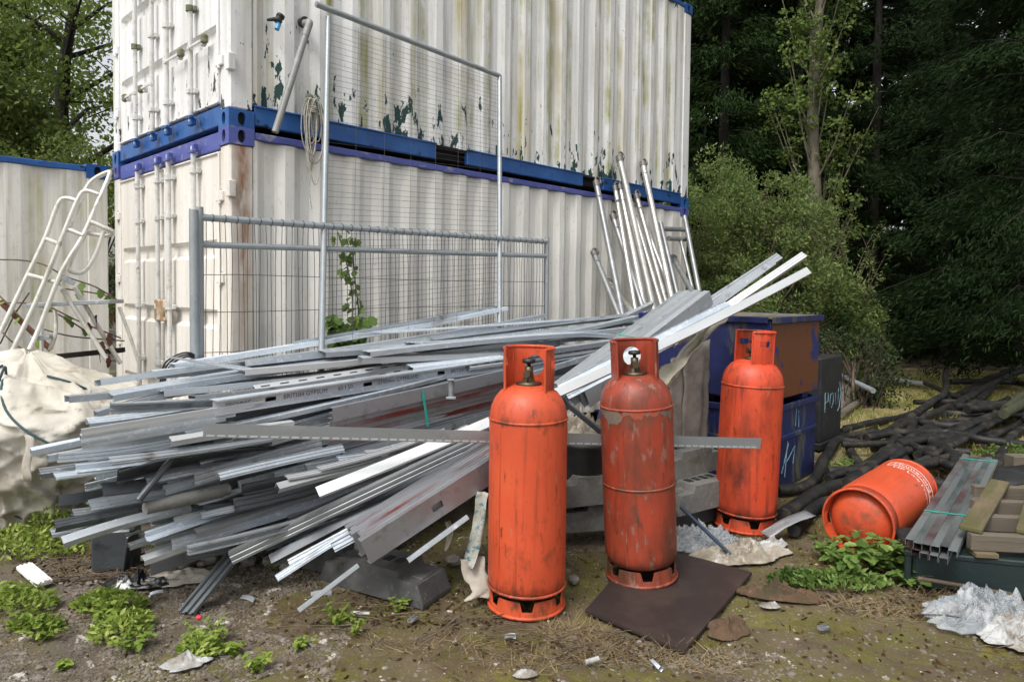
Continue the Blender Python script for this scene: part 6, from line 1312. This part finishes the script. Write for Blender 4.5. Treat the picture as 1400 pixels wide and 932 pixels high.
for (x, y) in ((132, 430), (140, 466), (138, 478), (147, 485), (155, 428), (150, 455)): child_copy(pr2, E, Matrix.Translation(at(x, y, 5.2)-O) @ Matrix.Rotation(rng.uniform(0, 6), 4, 'Z') @ Matrix.Rotation(1.3, 4, 'Y'))

# ================================================================ loose ground cover (uncountable)
def blades(name, label, pts, h, w, m, seed, lean=.5):
    g = np.random.default_rng(seed); n = len(pts); d = g.normal(0, lean, (n, 3)); d[:, 2] = 1; d /= np.linalg.norm(d, axis=1, keepdims=True); hh = h*g.uniform(.4, 1.3, n); s = np.cross(d, unit(n, g)); s /= np.linalg.norm(s, axis=1, keepdims=True); ww = (w*g.uniform(.6, 1.3, n))[:, None]; b = np.asarray(pts)
    tip = b + d*hh[:, None]; v = np.stack([b-s*ww*.5, b+s*ww*.5, tip+s*ww*.08, tip-s*ww*.08], 1).reshape(-1, 3); o = npmesh(name, v, np.arange(n*4).reshape(n, 4), M[m]); return tag(o, label, None, None, 'stuff')
g = np.random.default_rng(77)
def scatter(n, xr, yr, thr=None, sc=.8, seed=0):
    out = []
    while len(out) < n:
        x = g.uniform(*xr); y = g.uniform(*yr)
        if thr is not None and mnoise.noise(V((x*sc, y*sc, seed))) < thr: continue
        out.append((x, y, gz(x, y)))
    return np.array(out)
blades('rough_grass', 'rough mossy grass on the far side of the black pipes', scatter(20000, (2.6, 10.5), (6.2, 13.0), -.2, .9, 3), .09, .012, 'L_grass', 1, .6)
blades('dry_grass', 'dry straw and dead grass between the pipes', scatter(9000, (2.0, 6.5), (4.2, 8.0), -.05, 1.2, 8), .06, .007, 'straw', 2, 1.6)
def patch(px, py, rx, ry, n):
    c = gnd(px, py); a = g.uniform(0, 2*pi, n); r = np.sqrt(g.uniform(0, 1, n)); x = c.x+rx*r*np.cos(a); y = c.y+ry*r*np.sin(a); return np.array([(q, w_, gz(q, w_)) for q, w_ in zip(x, y)])
pp = [patch(790, 862, .18, .09, 600), patch(850, 892, .28, .11, 420), patch(720, 905, .2, .08, 150), patch(560, 880, .2, .07, 90), patch(1210, 830, .3, .10, 500), patch(1290, 815, .3, .10, 350), patch(150, 770, .45, .2, 500), patch(60, 720, .4, .2, 500), patch(960, 900, .2, .1, 260), patch(1120, 790, .22, .1, 400), patch(640, 880, .25, .07, 110)]
blades('dead_straw', 'dead straw scattered round the cylinders and the dark board', np.concatenate(pp), .075, .0035, 'straw', 3, 2.6)
def pebbles(name, label, pts, r, seed, m='pebble'):
    gg = np.random.default_rng(seed); ic = np.array([(0, 0, 1), (.894, 0, .447), (.276, .851, .447), (-.724, .526, .447), (-.724, -.526, .447), (.276, -.851, .447), (.724, .526, -.447), (-.276, .851, -.447), (-.894, 0, -.447), (-.276, -.851, -.447), (.724, -.526, -.447), (0, 0, -1)])
    fc = np.array([(0, 1, 2), (0, 2, 3), (0, 3, 4), (0, 4, 5), (0, 5, 1), (1, 6, 2), (2, 7, 3), (3, 8, 4), (4, 9, 5), (5, 10, 1), (6, 7, 2), (7, 8, 3), (8, 9, 4), (9, 10, 5), (10, 6, 1), (11, 7, 6), (11, 8, 7), (11, 9, 8), (11, 10, 9), (11, 6, 10)])
    n = len(pts); rr = r*np.exp(gg.normal(0, .45, n)); v = ic[None]*(1+gg.uniform(-.25, .25, (n, 12, 1))); v = v*rr[:, None, None]*np.stack([gg.uniform(.8, 1.3, n), gg.uniform(.7, 1.2, n), gg.uniform(.4, .8, n)], 1)[:, None, :]
    v = (v + np.asarray(pts)[:, None, :]).reshape(-1, 3); f = (fc[None]+(np.arange(n)*12)[:, None, None]).reshape(-1, 3); return tag(npmesh(name, v, f, M[m]), label, None, None, 'stuff')
lp = np.concatenate([scatter(2600, (-3.0, 3.0), (2.2, 4.4), None), patch(150, 770, .5, .25, 500), patch(600, 830, .5, .2, 400), patch(1250, 820, .5, .15, 300), patch(820, 880, .4, .15, 300)]); lp[:, 2] += .006; ld = unit(len(lp)); ld[:, 2] *= .25; ld /= np.linalg.norm(ld, axis=1, keepdims=True); v, f = leaf_quads(lp, ld, .03*R_.uniform(.4, 1.3, len(lp)), .014*R_.uniform(.5, 1.3, len(lp))); tag(npmesh('leaf_litter', v, f, M['litter']), 'small dead leaves and bark bits over the yard ground', None, None, 'stuff')
pebbles('gravel', 'loose grey gravel over the left of the yard', scatter(24000, (-3.2, -.7), (2.2, 3.9), -.32, 1.6, 2), .0056, 4)
pebbles('grit', 'fine stones scattered over the yard ground', np.concatenate([scatter(9000, (-2.2, 3.0), (2.2, 4.3), None), patch(1010, 905, .22, .14, 420), patch(860, 890, .3, .14, 500), patch(300, 800, .4, .2, 700)]), .005, 5)
mb = MB(); rng = random.Random(12)
def twigs(px, py, n, ln, sp, mb):
    for i in range(n):
        c = gnd(px, py); c = V((c.x+rng.uniform(-sp, sp), c.y+rng.uniform(-sp, sp)*.5, .008)); a = rng.uniform(-.9, .9); L = ln*rng.uniform(.4, 1.2); e = c + V((cos(a)*L, sin(a)*L, rng.uniform(0, .03))); mb.tube([c, c.lerp(e, .5) + V((rng.uniform(-.02, .02), rng.uniform(-.02, .02), .01)), e], [.003, .0025, .001], 4, False)
for a in ((110, 780, 40, .3, .35), (450, 850, 16, .35, .3), (600, 860, 14, .3, .3), (650, 895, 12, .25, .2), (1290, 830, 22, .25, .25), (1380, 900, 14, .3, .2), (220, 770, 16, .3, .3), (820, 880, 16, .15, .25), (1330, 560, 30, .4, .6)): twigs(*a, mb)
tag(mb.build('twigs', M['twig']), 'dry twigs strewn over the ground', None, None, 'stuff')
